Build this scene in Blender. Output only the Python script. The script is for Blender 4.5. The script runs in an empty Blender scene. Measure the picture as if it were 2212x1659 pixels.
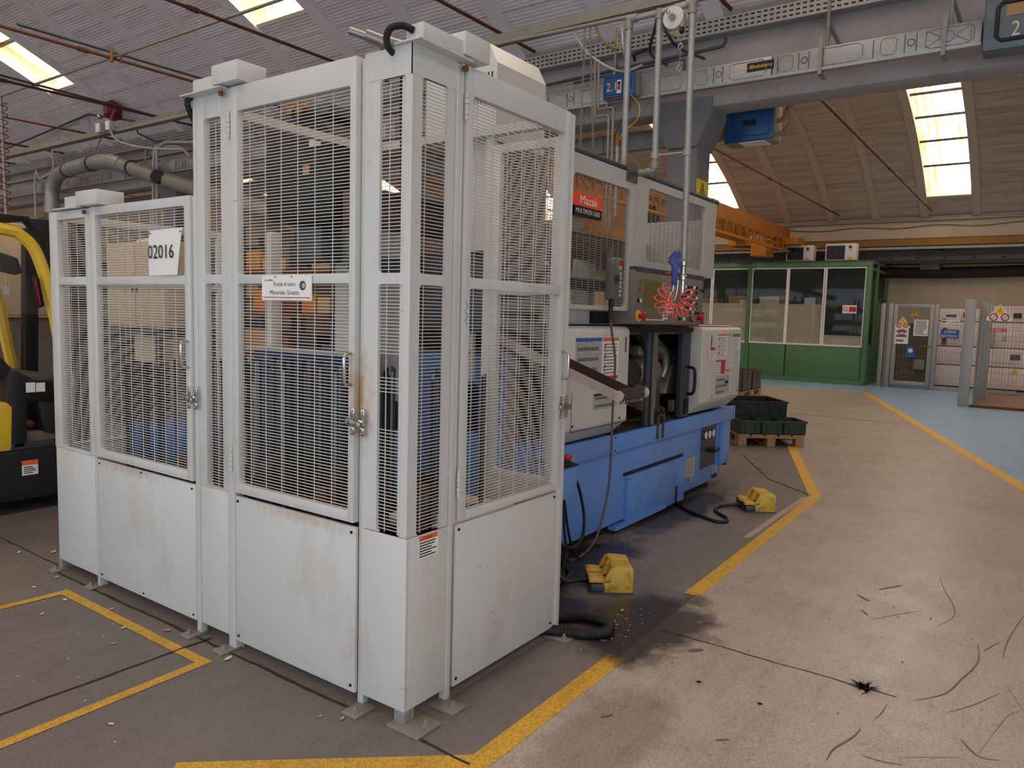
import bpy, bmesh, math, random
from math import sin, cos, pi, sqrt, radians, atan2
from mathutils import Vector, Matrix

# ---------------------------------------------------------------- camera, world, light, exposure
scn = bpy.context.scene
COL = scn.collection
W_PX, H_PX, F_PX = 2212, 1659, 1623.13
cam_d = bpy.data.cameras.new('camera')
cam_d.sensor_fit = 'HORIZONTAL'; cam_d.sensor_width = 36.0
cam_d.lens = 36.0 * F_PX / W_PX
cam_d.clip_start = .05; cam_d.clip_end = 200
cam = bpy.data.objects.new('camera', cam_d); COL.objects.link(cam)
YAW, PITCH, ROLL = 0.617141624, 0.092405702, 0.026801845
_f = Vector((cos(YAW)*cos(PITCH), sin(YAW)*cos(PITCH), -sin(PITCH)))
_r = Vector((sin(YAW), -cos(YAW), 0)); _u = _r.cross(_f)
_r2 = cos(ROLL)*_r + sin(ROLL)*_u; _u2 = -sin(ROLL)*_r + cos(ROLL)*_u
cam.matrix_world = Matrix(((_r2.x,_u2.x,-_f.x,-1.9069),(_r2.y,_u2.y,-_f.y,-1.7929),(_r2.z,_u2.z,-_f.z,1.5),(0,0,0,1)))
scn.camera = cam

world = bpy.data.worlds.new('sky'); scn.world = world; world.use_nodes = True
bg = world.node_tree.nodes['Background']
bg.inputs[0].default_value = (.70, .85, 1.0, 1); bg.inputs[1].default_value = 2.0

SKYLIGHT_POWER = 7.0
scn.view_settings.view_transform = 'Standard'; scn.view_settings.look = 'None'
scn.view_settings.gamma = 1; scn.view_settings.use_curve_mapping = False
scn.view_settings.exposure = 0.22

random.seed(7)
# ---------------------------------------------------------------- materials
MATS = {}
def lin(c):
    return tuple(((x/255)/12.92 if x/255 <= .04045 else ((x/255+.055)/1.055)**2.4) for x in c)
def M(name, rgb, rough=.5, metal=0.0, var=.12, scale=4.0, dirt=None, dirt_amt=.0, dirt_scale=2.0, stretch=(1,1,1), bump=0.0, bump_scale=40, spec=.5, scratch=0.0):
    if name in MATS: return MATS[name]
    m = bpy.data.materials.new(name); m.use_nodes = True
    nt = m.node_tree; n = nt.nodes; L = nt.links.new
    b = n['Principled BSDF']
    b.inputs['Roughness'].default_value = rough; b.inputs['Metallic'].default_value = metal
    b.inputs['Specular IOR Level'].default_value = spec
    c = lin(rgb)
    tc = n.new('ShaderNodeTexCoord'); mp = n.new('ShaderNodeMapping'); mp.inputs['Scale'].default_value = stretch
    L(tc.outputs['Object'], mp.inputs['Vector'])
    no = n.new('ShaderNodeTexNoise'); no.inputs['Scale'].default_value = scale; no.inputs['Detail'].default_value = 6; no.inputs['Roughness'].default_value = .65
    L(mp.outputs['Vector'], no.inputs['Vector'])
    mx = n.new('ShaderNodeMix'); mx.data_type = 'RGBA'
    mx.inputs[6].default_value = (*[x*(1-var) for x in c], 1); mx.inputs[7].default_value = (*[min(1, x*(1+var*.6)) for x in c], 1)
    L(no.outputs['Fac'], mx.inputs[0]); out = mx.outputs[2]
    if dirt is not None:
        n2 = n.new('ShaderNodeTexNoise'); n2.inputs['Scale'].default_value = dirt_scale; n2.inputs['Detail'].default_value = 8; n2.inputs['Roughness'].default_value = .7
        L(mp.outputs['Vector'], n2.inputs['Vector'])
        r = n.new('ShaderNodeValToRGB'); r.color_ramp.elements[0].position = .52; r.color_ramp.elements[1].position = .78
        r.color_ramp.elements[1].color = (dirt_amt, dirt_amt, dirt_amt, 1)
        L(n2.outputs['Fac'], r.inputs[0])
        m2 = n.new('ShaderNodeMix'); m2.data_type = 'RGBA'; m2.inputs[7].default_value = (*lin(dirt), 1)
        L(r.outputs[0], m2.inputs[0]); L(out, m2.inputs[6]); out = m2.outputs[2]
    if scratch:
        mp3 = n.new('ShaderNodeMapping'); mp3.inputs['Scale'].default_value = (9, 9, 60); mp3.inputs['Rotation'].default_value = (.5, .35, .2)
        L(tc.outputs['Object'], mp3.inputs['Vector'])
        n3 = n.new('ShaderNodeTexNoise'); n3.inputs['Scale'].default_value = 1.3; n3.inputs['Detail'].default_value = 2
        L(mp3.outputs['Vector'], n3.inputs['Vector'])
        r3 = n.new('ShaderNodeValToRGB'); r3.color_ramp.elements[0].position = .74; r3.color_ramp.elements[1].position = .78; r3.color_ramp.elements[1].color = (scratch,)*3+(1,)
        L(n3.outputs['Fac'], r3.inputs[0])
        m3 = n.new('ShaderNodeMix'); m3.data_type = 'RGBA'; m3.inputs[7].default_value = (*lin((70,64,60)), 1)
        L(r3.outputs[0], m3.inputs[0]); L(out, m3.inputs[6]); out = m3.outputs[2]
    L(out, b.inputs['Base Color'])
    if bump:
        nb = n.new('ShaderNodeTexNoise'); nb.inputs['Scale'].default_value = bump_scale; nb.inputs['Detail'].default_value = 4
        L(tc.outputs['Object'], nb.inputs['Vector'])
        bp = n.new('ShaderNodeBump'); bp.inputs['Strength'].default_value = bump; bp.inputs['Distance'].default_value = .01
        L(nb.outputs['Fac'], bp.inputs['Height']); L(bp.outputs['Normal'], b.inputs['Normal'])
    MATS[name] = m
    return m
def EM(name, rgb, power):
    m = bpy.data.materials.new(name); m.use_nodes = True; nt = m.node_tree
    for x in list(nt.nodes): nt.nodes.remove(x)
    e = nt.nodes.new('ShaderNodeEmission'); o = nt.nodes.new('ShaderNodeOutputMaterial')
    e.inputs[0].default_value = (*lin(rgb), 1); e.inputs[1].default_value = power
    nt.links.new(e.outputs[0], o.inputs[0]); MATS[name] = m
    return m
def GLASS(name, rgb, alpha, rough=.03):
    m = bpy.data.materials.new(name); m.use_nodes = True; nt = m.node_tree
    b = nt.nodes['Principled BSDF']; o = nt.nodes['Material Output']
    b.inputs['Base Color'].default_value = (*lin(rgb), 1); b.inputs['Roughness'].default_value = rough; b.inputs['Specular IOR Level'].default_value = .7
    t = nt.nodes.new('ShaderNodeBsdfTransparent'); x = nt.nodes.new('ShaderNodeMixShader'); x.inputs[0].default_value = alpha
    nt.links.new(t.outputs[0], x.inputs[1]); nt.links.new(b.outputs[0], x.inputs[2]); nt.links.new(x.outputs[0], o.inputs[0])
    MATS[name] = m
    return m

white  = M('guard_paint', (207,207,204), .42, var=.05, scale=3, dirt=(150,120,85), dirt_amt=.35, dirt_scale=3.0, stretch=(1,1,.55), scratch=.55)
def latch_stain(m, centre, size, rgb, amt):
    nt = m.node_tree; n = nt.nodes; L = nt.links.new; b = n['Principled BSDF']; src = b.inputs['Base Color'].links[0].from_socket
    tc = n.new('ShaderNodeTexCoord'); mp = n.new('ShaderNodeMapping'); mp.inputs['Scale'].default_value = [1/q for q in size]; mp.inputs['Location'].default_value = [-c/q for c, q in zip(centre, size)]
    L(tc.outputs['Object'], mp.inputs['Vector']); ln = n.new('ShaderNodeVectorMath'); ln.operation = 'LENGTH'; L(mp.outputs['Vector'], ln.inputs[0])
    no = n.new('ShaderNodeTexNoise'); no.inputs['Scale'].default_value = 26; no.inputs['Detail'].default_value = 6; L(tc.outputs['Object'], no.inputs['Vector'])
    ad = n.new('ShaderNodeMath'); ad.operation = 'MULTIPLY_ADD'; L(no.outputs['Fac'], ad.inputs[0]); ad.inputs[1].default_value = 1.4; L(ln.outputs['Value'], ad.inputs[2])
    r = n.new('ShaderNodeMapRange'); r.inputs[1].default_value = .7; r.inputs[2].default_value = 1.5; r.inputs[3].default_value = amt; r.inputs[4].default_value = 0; L(ad.outputs[0], r.inputs[0])
    x = n.new('ShaderNodeMix'); x.data_type = 'RGBA'; L(r.outputs[0], x.inputs[0]); L(src, x.inputs[6]); x.inputs[7].default_value = (*lin(rgb),1); L(x.outputs[2], b.inputs['Base Color'])
latch_stain(white, (0,.24,1.17), (.2,.085,.28), (186,150,92), .85); latch_stain(white, (0,.55,.68), (.2,.5,.05), (176,140,104), .5); latch_stain(white, (0,.10,1.75), (.2,.09,.2), (190,165,140), .6)
wirem  = M('wire_paint', (208,205,196), .45, var=.05)
mwhite = M('machine_paint', (190,189,183), .42, var=.05, scale=3, dirt=(120,105,85), dirt_amt=.3, dirt_scale=3.5, scratch=.3)
cover_w= M('cover_paint', (206,204,197), .35, var=.04, dirt=(120,105,85), dirt_amt=.28, dirt_scale=4, scratch=.4)
blue   = M('machine_blue', (104,152,226), .40, var=.12, scale=3, dirt=(52,66,92), dirt_amt=.45, dirt_scale=3.0, stretch=(1,1,.6), scratch=.25)
dkblue = M('stocker_blue', (34,66,130), .5, var=.2)
boxblue= M('box_blue', (28,84,140), .38, var=.15)
steel  = M('bare_steel', (150,148,144), .35, .9, var=.2, scale=8)
galv   = M('galvanised_steel', (168,169,166), .45, .5, var=.42, scale=42)
galvd  = M('weathered_galvanised', (150,146,134), .55, .35, var=.25, scale=14, dirt=(96,82,62), dirt_amt=.5, dirt_scale=5)
chrome = M('bright_metal', (190,186,178), .22, .95, var=.1)
dark   = M('dark_plastic', (32,33,36), .5, var=.2)
black  = M('black_rubber', (17,17,19), .55, var=.2, bump=.1)
blackst= M('black_steel', (24,23,23), .55, .3, var=.3)
gunmet = M('gunmetal', (74,80,88), .45, .4, var=.2)
panelg = M('panel_grey', (122,120,110), .45, .1, var=.15, dirt=(70,62,48), dirt_amt=.5, dirt_scale=6)
rust   = M('rusty_steel', (112,66,42), .75, .3, var=.35, scale=14)
oilmet = M('oily_metal', (98,90,83), .40, .5, var=.5, scale=9)
brownm = M('oily_sheet', (92,72,70), .5, .4, var=.35, scale=7)
pinkm  = M('worn_painted_sheet', (196,178,168), .5, .1, var=.12, dirt=(110,90,80), dirt_amt=.6, dirt_scale=6)
yellow = M('safety_yellow', (216,176,66), .5, var=.12, scale=6, dirt=(70,54,28), dirt_amt=.95, dirt_scale=16, bump=.2, bump_scale=18)
fyellow= M('forklift_yellow', (240,202,60), .38, var=.08, dirt=(120,96,40), dirt_amt=.35, dirt_scale=5)
orange = M('crane_orange', (196,122,30), .5, var=.15, dirt=(110,70,30), dirt_amt=.4)
green  = M('office_green', (86,128,86), .45, var=.08, scale=2)
dgreen = M('bin_green', (40,62,50), .5, var=.12)
concrete=M('beam_concrete', (166,160,158), .85, var=.14, scale=3, dirt=(110,102,98), dirt_amt=.5, dirt_scale=2.2, bump=.15, bump_scale=9)
colcon = M('column_concrete', (124,122,124), .85, var=.15, scale=4, dirt=(96,92,90), dirt_amt=.5, dirt_scale=3, bump=.2, bump_scale=9)
plaster= M('wall_plaster', (206,190,166), .9, var=.08, scale=1.5, dirt=(150,132,112), dirt_amt=.5, dirt_scale=1.2)
plasterg=M('dark_plaster', (120,110,100), .9, var=.1)
beige  = M('cabinet_beige', (205,184,150), .5, var=.08)
cream  = M('switchgear_cream', (238,226,222), .5, var=.05)
wood   = M('pallet_wood', (176,140,98), .8, var=.3, scale=5, stretch=(1,6,6))
card   = M('cardboard', (178,140,96), .85, var=.12)
paper  = M('paper_white', (240,238,234), .7, var=.02)
paperg = M('label_silver', (176,176,172), .5, var=.08)
ink    = M('print_black', (26,26,28), .7, var=0)
inkg   = M('print_grey', (110,110,110), .7, var=0)
inkred = M('print_red', (196,52,50), .6, var=0)
inkor  = M('print_orange', (236,110,60), .6, var=0)
inkblu = M('print_blue', (40,96,176), .6, var=0)
inkgrn = M('print_teal', (70,140,120), .6, var=0)
inkyel = M('print_yellow', (240,200,40), .6, var=0)
mzred  = M('logo_orange_red', (238,78,38), .45, var=0)
red    = M('button_red', (186,26,34), .35, var=.05)
darkred= M('dark_red', (130,22,34), .5, var=.1)
coilred= M('coil_hose_red', (240,88,74), .3, var=.04)
gunblue= M('gun_blue', (38,58,140), .35, var=.05)
brass  = M('brass_bolt', (140,96,50), .4, .7, var=.2)
screenm= M('screen_olive', (120,112,60), .2, var=.05)
leafm  = M('dry_leaf', (196,158,112), .8, var=.25, scale=30)
scrapm = M('pale_scrap', (228,212,186), .8, var=.12, scale=30)
glassw = GLASS('office_glass', (90,98,98), .16)
frost  = M('frosted_film', (206,196,164), .6, var=.05)
glassf = GLASS('cab_glass', (120,110,90), .16)
panelw = M('panel_white', (214,222,228), .9, var=.06)
conduit= M('grey_conduit', (182,178,174), .5, var=.08)
tan    = M('tan_rubber', (160,134,86), .6, var=.15)
shelfgo= M('shelf_goods', (150,110,60), .8, var=.5, scale=3)

# ---------------------------------------------------------------- mesh helpers
class MB:
    def __init__(s): s.v = []; s.f = []
    def add(s, vs, fs):
        o = len(s.v); s.v += [Vector(p) for p in vs]; s.f += [tuple(i+o for i in f) for f in fs]; return s
    def box(s, a, b):
        (x0,y0,z0),(x1,y1,z1) = [(min(p,q)) for p,q in zip(a,b)], [(max(p,q)) for p,q in zip(a,b)]
        return s.add([(x0,y0,z0),(x1,y0,z0),(x1,y1,z0),(x0,y1,z0),(x0,y0,z1),(x1,y0,z1),(x1,y1,z1),(x0,y1,z1)],
                     [(0,3,2,1),(4,5,6,7),(0,1,5,4),(1,2,6,5),(2,3,7,6),(3,0,4,7)])
    def bar(s, p, q, w, h=None, up=(0,0,1)):        # rectangular bar from p to q
        h = h or w; p = Vector(p); q = Vector(q); d = (q-p).normalized(); up = Vector(up)
        if abs(d.dot(up)) > .98: up = Vector((1,0,0))
        a = d.cross(up).normalized()*w/2; b = a.cross(d).normalized()*h/2
        return s.add([p-a-b,p+a-b,p+a+b,p-a+b,q-a-b,q+a-b,q+a+b,q-a+b],[(0,3,2,1),(4,5,6,7),(0,1,5,4),(1,2,6,5),(2,3,7,6),(3,0,4,7)])
    def cyl(s, p, q, r, r2=None, n=12):
        r2 = r if r2 is None else r2
        p = Vector(p); q = Vector(q); d = (q-p).normalized(); up = Vector((0,0,1)) if abs(d.z) < .9 else Vector((1,0,0))
        a = d.cross(up).normalized(); b = d.cross(a)
        vs = [p + r*(a*cos(2*pi*i/n)+b*sin(2*pi*i/n)) for i in range(n)] + [q + r2*(a*cos(2*pi*i/n)+b*sin(2*pi*i/n)) for i in range(n)]
        fs = [(i,(i+1)%n,n+(i+1)%n,n+i) for i in range(n)] + [tuple(range(n-1,-1,-1)), tuple(range(n,2*n))]
        return s.add(vs, fs)
    def tube(s, pts, r, n=8, closed=False, rib=0.0):
        P = [Vector(p) for p in pts]; N = len(P)
        T = []
        for i in range(N):
            a = P[(i-1) % N] if (i > 0 or closed) else P[0]; b = P[(i+1) % N] if (i < N-1 or closed) else P[-1]
            T.append((b-a).normalized())
        up = Vector((0,0,1)) if abs(T[0].z) < .9 else Vector((1,0,0))
        a = T[0].cross(up).normalized(); vs = []
        for i in range(N):
            a = (a - T[i]*a.dot(T[i])).normalized(); b = T[i].cross(a)
            rr = r*(1 + (rib if i % 2 else 0))
            vs += [P[i] + rr*(a*cos(2*pi*k/n)+b*sin(2*pi*k/n)) for k in range(n)]
        fs = []
        for i in range(N if closed else N-1):
            j = (i+1) % N
            fs += [(i*n+k, i*n+(k+1)%n, j*n+(k+1)%n, j*n+k) for k in range(n)]
        if not closed: fs += [tuple(range(n-1,-1,-1)), tuple(range((N-1)*n, N*n))]
        return s.add(vs, fs)
    def prism(s, poly, axis, a, b):
        n = len(poly)
        mk = {'x': lambda t,u,v: (t,u,v), 'y': lambda t,u,v: (u,t,v), 'z': lambda t,u,v: (u,v,t)}[axis]
        vs = [mk(a,u,v) for u,v in poly] + [mk(b,u,v) for u,v in poly]
        fs = [(i,(i+1)%n,n+(i+1)%n,n+i) for i in range(n)] + [tuple(range(n-1,-1,-1)), tuple(range(n,2*n))]
        return s.add(vs, fs)
    def lathe(s, prof, o, axis='z', n=16):
        o = Vector(o); ax = {'x':Vector((1,0,0)),'y':Vector((0,1,0)),'z':Vector((0,0,1))}[axis]
        a = {'x':Vector((0,1,0)),'y':Vector((0,0,1)),'z':Vector((1,0,0))}[axis]; b = ax.cross(a); m = len(prof)
        vs = [o + ax*h + r*(a*cos(2*pi*i/n)+b*sin(2*pi*i/n)) for r,h in prof for i in range(n)]
        fs = [(j*n+i, j*n+(i+1)%n, (j+1)*n+(i+1)%n, (j+1)*n+i) for j in range(m-1) for i in range(n)]
        fs += [tuple(range(n-1,-1,-1)), tuple(range((m-1)*n, m*n))]
        return s.add(vs, fs)
    def sphere(s, c, r, sc=(1,1,1), n=12, m=8):
        c = Vector(c); prof = [(max(1e-4, sin(pi*j/m)), -cos(pi*j/m)) for j in range(m+1)]
        vs = [c + Vector((r*sc[0]*p*cos(2*pi*i/n), r*sc[1]*p*sin(2*pi*i/n), r*sc[2]*h)) for p,h in prof for i in range(n)]
        fs = [(j*n+i, j*n+(i+1)%n, (j+1)*n+(i+1)%n, (j+1)*n+i) for j in range(m) for i in range(n)]
        return s.add(vs, fs)
    def poly(s, pts): return s.add(pts, [tuple(range(len(pts)))])
    def move(s, fn): s.v = [Vector(fn(p)) for p in s.v]; return s
    def build(s, name, mat, parent=None, bevel=0, seg=2, smooth=False, local=False, kind=None, normals=True):
        me = bpy.data.meshes.new(name)
        off = Vector((0,0,0))
        if parent is not None and not local:
            q = parent
            while q is not None: off += q.location; q = q.parent
        me.from_pydata([tuple(p-off) for p in s.v], [], s.f)
        if bevel or normals:
            bm = bmesh.new(); bm.from_mesh(me)
            if normals: bmesh.ops.recalc_face_normals(bm, faces=bm.faces)
            if bevel:
                ed = [e for e in bm.edges if len(e.link_faces) == 2 and e.calc_face_angle(0) > .5]
                bmesh.ops.bevel(bm, geom=ed, offset=bevel, segments=seg, affect='EDGES', clamp_overlap=True, profile=.5)
            bm.to_mesh(me); bm.free()
        if smooth or bevel:
            for p in me.polygons: p.use_smooth = True
            me.set_sharp_from_angle(angle=radians(40))
        me.materials.append(mat)
        o = bpy.data.objects.new(name, me); COL.objects.link(o)
        if parent is not None: o.parent = parent
        if kind: o['kind'] = kind
        return o
def B(a, b): return MB().box(a, b)
def empty(name, loc=(0,0,0), rz=0):
    o = bpy.data.objects.new(name, None); COL.objects.link(o); o.location = loc; o.rotation_euler = (0,0,rz)
    o.empty_display_size = .1
    return o
def tag(o, label, cat, group=None):
    o['label'] = label; o['category'] = cat
    if group: o['group'] = group
    return o
def thing(name, label, cat, loc=(0,0,0), rz=0, group=None): return tag(empty(name, loc, rz), label, cat, group)
def struct(o): o['kind'] = 'structure'; return o
def arc(c, r, a0, a1, n, plane='xz'):
    out = []
    for i in range(n+1):
        a = a0+(a1-a0)*i/n; u, v = r*cos(a), r*sin(a)
        out.append((c[0]+u, c[1], c[2]+v) if plane == 'xz' else (c[0], c[1]+u, c[2]+v) if plane == 'yz' else (c[0]+u, c[1]+v, c[2]))
    return out
def smoothpath(pts, n=6):
    P = [Vector(p) for p in pts]; out = []
    for i in range(len(P)-1):
        a = P[max(0,i-1)]; b = P[i]; c = P[i+1]; d = P[min(len(P)-1,i+2)]
        for k in range(n):
            t = k/n
            out.append(.5*((2*b)+(c-a)*t+(2*a-5*b+4*c-d)*t*t+(3*b-a-3*c+d)*t**3))
    out.append(P[-1]); return out
def text(body, mat, parent, origin, u, v, height, width=None, name='lettering', shear=0, thick=.0006):
    cu = bpy.data.curves.new('t', 'FONT'); cu.body = body; cu.size = 1; cu.shear = shear; cu.resolution_u = 2
    ob = bpy.data.objects.new('t', cu); COL.objects.link(ob)
    me = bpy.data.meshes.new_from_object(ob); bpy.data.objects.remove(ob); bpy.data.curves.remove(cu)
    xs = [p.co.x for p in me.vertices]; ys = [p.co.y for p in me.vertices]
    x0, x1, y0, y1 = min(xs), max(xs), min(ys), max(ys)
    sy = height/(y1-y0); sx = sy if width is None else width/(x1-x0)
    u = Vector(u); v = Vector(v); nrm = u.cross(v); o = Vector(origin)
    off = Vector((0,0,0)); q = parent
    while q is not None: off += q.location; q = q.parent
    for p in me.vertices: p.co = o + u*(p.co.x-x0)*sx + v*(p.co.y-y0)*sy + nrm*thick - off
    me.name = name; me.materials.clear(); me.materials.append(mat)
    ob = bpy.data.objects.new(name, me); COL.objects.link(ob); ob.parent = parent
    return ob
def flat(mat, parent, o, u, v, a0, b0, a1, b1, name, lift=.0004):     # a printed rectangle on a plane
    o = Vector(o); u = Vector(u); v = Vector(v); n = u.cross(v)*lift
    return MB().poly([o+u*a0+v*b0+n, o+u*a1+v*b0+n, o+u*a1+v*b1+n, o+u*a0+v*b1+n]).build(name, mat, parent, normals=False)
def print_lines(mat, parent, o, u, v, a0, b0, a1, b1, rows, name='fine_print', lift=.0006, fill=.45):
    o = Vector(o); u = Vector(u); v = Vector(v); n = u.cross(v)*lift; m = MB(); dz = (b1-b0)/rows
    for i in range(rows):
        e = a1-(a1-a0)*random.choice((0,.05,.12,.3)); z = b1-(i+.8)*dz
        m.poly([o+u*a0+v*z+n, o+u*e+v*z+n, o+u*e+v*(z+dz*fill)+n, o+u*a0+v*(z+dz*fill)+n])
    return m.build(name, mat, parent, normals=False)
# ---------------------------------------------------------------- floor
def floor_mat(name, c1, c2, rough, stains=(), speck=.35, spec=.5):
    m = bpy.data.materials.new(name); m.use_nodes = True; nt = m.node_tree; n = nt.nodes; L = nt.links.new
    b = n['Principled BSDF']; b.inputs['Specular IOR Level'].default_value = spec
    tc = n.new('ShaderNodeTexCoord')
    def noise(sc, det=6, ro=.65, vec=None):
        x = n.new('ShaderNodeTexNoise'); x.inputs['Scale'].default_value = sc; x.inputs['Detail'].default_value = det; x.inputs['Roughness'].default_value = ro
        L(vec or tc.outputs['Object'], x.inputs['Vector']); return x.outputs['Fac']
    def ramp(f, a, bb, lo=0, hi=1):
        r = n.new('ShaderNodeMapRange'); r.inputs[1].default_value = a; r.inputs[2].default_value = bb; r.inputs[3].default_value = lo; r.inputs[4].default_value = hi
        L(f, r.inputs[0]); return r.outputs[0]
    def mix(f, a, bb):
        x = n.new('ShaderNodeMix'); x.data_type = 'RGBA'; L(f, x.inputs[0])
        for i, q in ((6, a), (7, bb)):
            if isinstance(q, tuple): x.inputs[i].default_value = (*q, 1)
            else: L(q, x.inputs[i])
        return x.outputs[2]
    col = mix(ramp(noise(1.6), .3, .7), lin(c1), lin(c2))
    dk = tuple(x*.55 for x in lin(c1))
    mp = n.new('ShaderNodeMapping'); mp.inputs['Scale'].default_value = (.8, 5, 1); mp.inputs['Rotation'].default_value = (0, 0, .5); L(tc.outputs['Object'], mp.inputs['Vector'])
    col = mix(ramp(noise(3, 8, .75, mp.outputs['Vector']), .5, .68, 0, speck*.8), col, dk)        # scuffs dragged along the aisle
    col = mix(ramp(noise(70, 3), .48, .68, 0, speck*.8), col, dk)
    col = mix(ramp(noise(9, 6), .57, .70, 0, speck), col, dk)
    col = mix(ramp(noise(2.6, 10, .8), .48, .64, 0, speck*.5), col, dk)
    col = mix(ramp(noise(240, 2), .46, .64, 0, speck*.7), col, dk)
    lt = tuple(min(1, x*1.3) for x in lin(c2))
    col = mix(ramp(noise(150, 2), .50, .66, 0, .6), col, lt)
    ro = ramp(noise(4), .3, .7, rough-.07, rough+.1)
    for (sx, sy, rx, ry, amt) in stains:
        sm = n.new('ShaderNodeMapping'); sm.inputs['Location'].default_value = (-sx/rx, -sy/ry, 0); sm.inputs['Scale'].default_value = (1/rx, 1/ry, 0)
        L(tc.outputs['Object'], sm.inputs['Vector'])
        ln = n.new('ShaderNodeVectorMath'); ln.operation = 'LENGTH'; L(sm.outputs['Vector'], ln.inputs[0])
        ad = n.new('ShaderNodeMath'); ad.operation = 'MULTIPLY_ADD'; L(noise(3.2, 8, .7), ad.inputs[0]); ad.inputs[1].default_value = 1.5; L(ln.outputs['Value'], ad.inputs[2])
        f = ramp(ad.outputs[0], 1.35, 1.75, amt, 0)
        col = mix(f, col, lin((44,36,33)))
        r2 = n.new('ShaderNodeMix'); r2.data_type = 'FLOAT'; L(f, r2.inputs[0]); L(ro, r2.inputs[2]); r2.inputs[3].default_value = .3; ro = r2.outputs[0]
    L(col, b.inputs['Base Color']); L(ro, b.inputs['Roughness'])
    bp = n.new('ShaderNodeBump'); bp.inputs['Strength'].default_value = .12; bp.inputs['Distance'].default_value = .004
    L(noise(60, 5), bp.inputs['Height']); L(bp.outputs['Normal'], b.inputs['Normal'])
    return m
OIL = ((1.42, -.28, .60, .36, .88), (1.9, .42, .9, .30, .97), (3.6, .45, 1.2, .22, .9), (1.25, .25, .35, .35, .9))
concf = floor_mat('bare_concrete_floor', (112,105,101), (128,120,116), .55, OIL, .45)
aislef = floor_mat('beige_floor_paint', (168,156,144), (188,176,163), .38, OIL[:1]+((.45,-.62,.5,.22,.3),), .62)
bluef = floor_mat('blue_floor_paint', (140,174,204), (156,188,214), .36, (), .3)
def yel_mat(name, wear):
    m = floor_mat(name, (214,166,52), (228,180,60), .5, OIL[:1], wear); return m
ylinem = yel_mat('worn_yellow_line_paint', .95); ylinef = yel_mat('yellow_line_paint', .25)

floor = struct(MB().poly([(-14,-9,0),(21,-9,0),(21,25,0),(-14,25,0)]).build('floor', concf, normals=False))
def sheet(name, pts, z, mat):
    return MB().poly([(x,y,z) for x,y in pts]).build(name, mat, floor, normals=False)
sheet('aisle_paint', [(-14,-9),(-3,-9),(-3,-4.88),(16,1.40),(15.2,3.8),(14.6,9),(10.5,9),(13.4,2.75),(7.26,.55),(4.88,-.29),(.98,-.35),(-.02,-.37),(-.8,.56),(-14,2)], .0012, aislef)
sheet('bay_paint', [(-3,-9),(21,-9),(21,9),(14.6,9),(15.2,3.8),(16,1.40),(-3,-4.88)], .0012, bluef)
def fline(pts, w, mat, z=.0024):
    for p, q in zip(pts[:-1], pts[1:]):
        p = Vector((*p,0)); q = Vector((*q,0)); d = (q-p).normalized(); s = Vector((-d.y,d.x,0))*w/2
        e = d*w*.45
        MB().poly([(*(p-s)[:2],z),(*(q+e-s)[:2],z),(*(q+e+s)[:2],z),(*(p+s)[:2],z)]).build('floor_line', mat, floor, normals=False)
fline([(1.0,-.345),(-.02,-.345)], .085, ylinem); fline([(-.0,-.345),(-.62,.38)], .085, ylinem, .0026)
fline([(1.92,-.315),(4.84,-.26)], .088, ylinem); fline([(4.82,-.26),(13.3,2.70)], .10, ylinef, .0026)
fline([(-3,-4.88),(15.95,1.39)], .13, ylinef); fline([(15.95,1.39),(15.2,3.8),(14.6,9)], .13, ylinef, .0026)
fline([(-.98,.99),(-.15,1.01)], .05, ylinem); fline([(-.155,1.01),(-.15,2.27)], .05, ylinem, .0026); fline([(-.15,2.265),(-1.4,2.36)], .05, ylinem, .0028)
crackm = M('floor_joint_and_strip', (52,46,42), .9, var=.2)
def crack(pts, w=.008):
    P = [];
    for p, q in zip(pts[:-1], pts[1:]):
        n = max(2, int(Vector((q[0]-p[0],q[1]-p[1])).length/.06))
        P += [(p[0]+(q[0]-p[0])*i/n+random.uniform(-.004,.004), p[1]+(q[1]-p[1])*i/n+random.uniform(-.004,.004)) for i in range(n)]
    P.append(pts[-1]); m = MB()
    for i in range(len(P)-1):
        p = Vector((*P[i],.003)); q = Vector((*P[i+1],.003)); s = Vector((-(q-p).y,(q-p).x,0)).normalized()*w/2*random.uniform(.7,1.3)
        m.poly([p-s,q-s,q+s,p+s])
    m.build('floor_joint_and_strip', crackm, floor, normals=False)
crack([(-1.5,1.215),(0,1.195)], .011); crack([(-.02,-.06),(-.03,-.33)], .012); crack([(.03,4.2),(.016,2.7)]); crack([(1.39,-.38),(1.385,-1.4)], .006)
crack([(6.4,.9),(5.28,.28),(4.84,-.23)], .012); crack([(-.03,.2),(-.035,1.25),(-.04,2.6)], .012)
MB().poly([(10.72,1.7,.002),(10.86,1.7,.002),(10.80,-.2,.002),(10.74,-.2,.002)]).build('floor_joint_and_strip', M('darker_strip',(140,130,122),.6,var=.1), floor, normals=False)  # narrow strip, slightly darker than the aisle paint
fringe = M('bare_cement', (176,160,142), .8, var=.2)
MB().poly([(3.2,-.17,.0016),(4.75,-.17,.0016),(4.78,-.22,.0016),(3.2,-.215,.0016)]).build('cement_strip', fringe, floor, normals=False)
scuff = M('tyre_scuff', (108,97,88), .6, var=.3, scale=30)
def mark(pts, w):
    P = smoothpath([(x,y,.0034) for x,y in pts], 6); m = MB(); N = len(P)-1
    for i in range(N):
        d = P[i+1]-P[i]; s = Vector((-d.y,d.x,0)).normalized()*w/2
        w0 = sin(pi*i/N)**.5; w1 = sin(pi*(i+1)/N)**.5
        m.poly([P[i]-s*w0-Vector((0,0,0)), P[i+1]-s*w1, P[i+1]+s*w1, P[i]+s*w0+Vector((0,0,1e-5))])
    m.build('scuff_mark', scuff, floor, normals=False)
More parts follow.
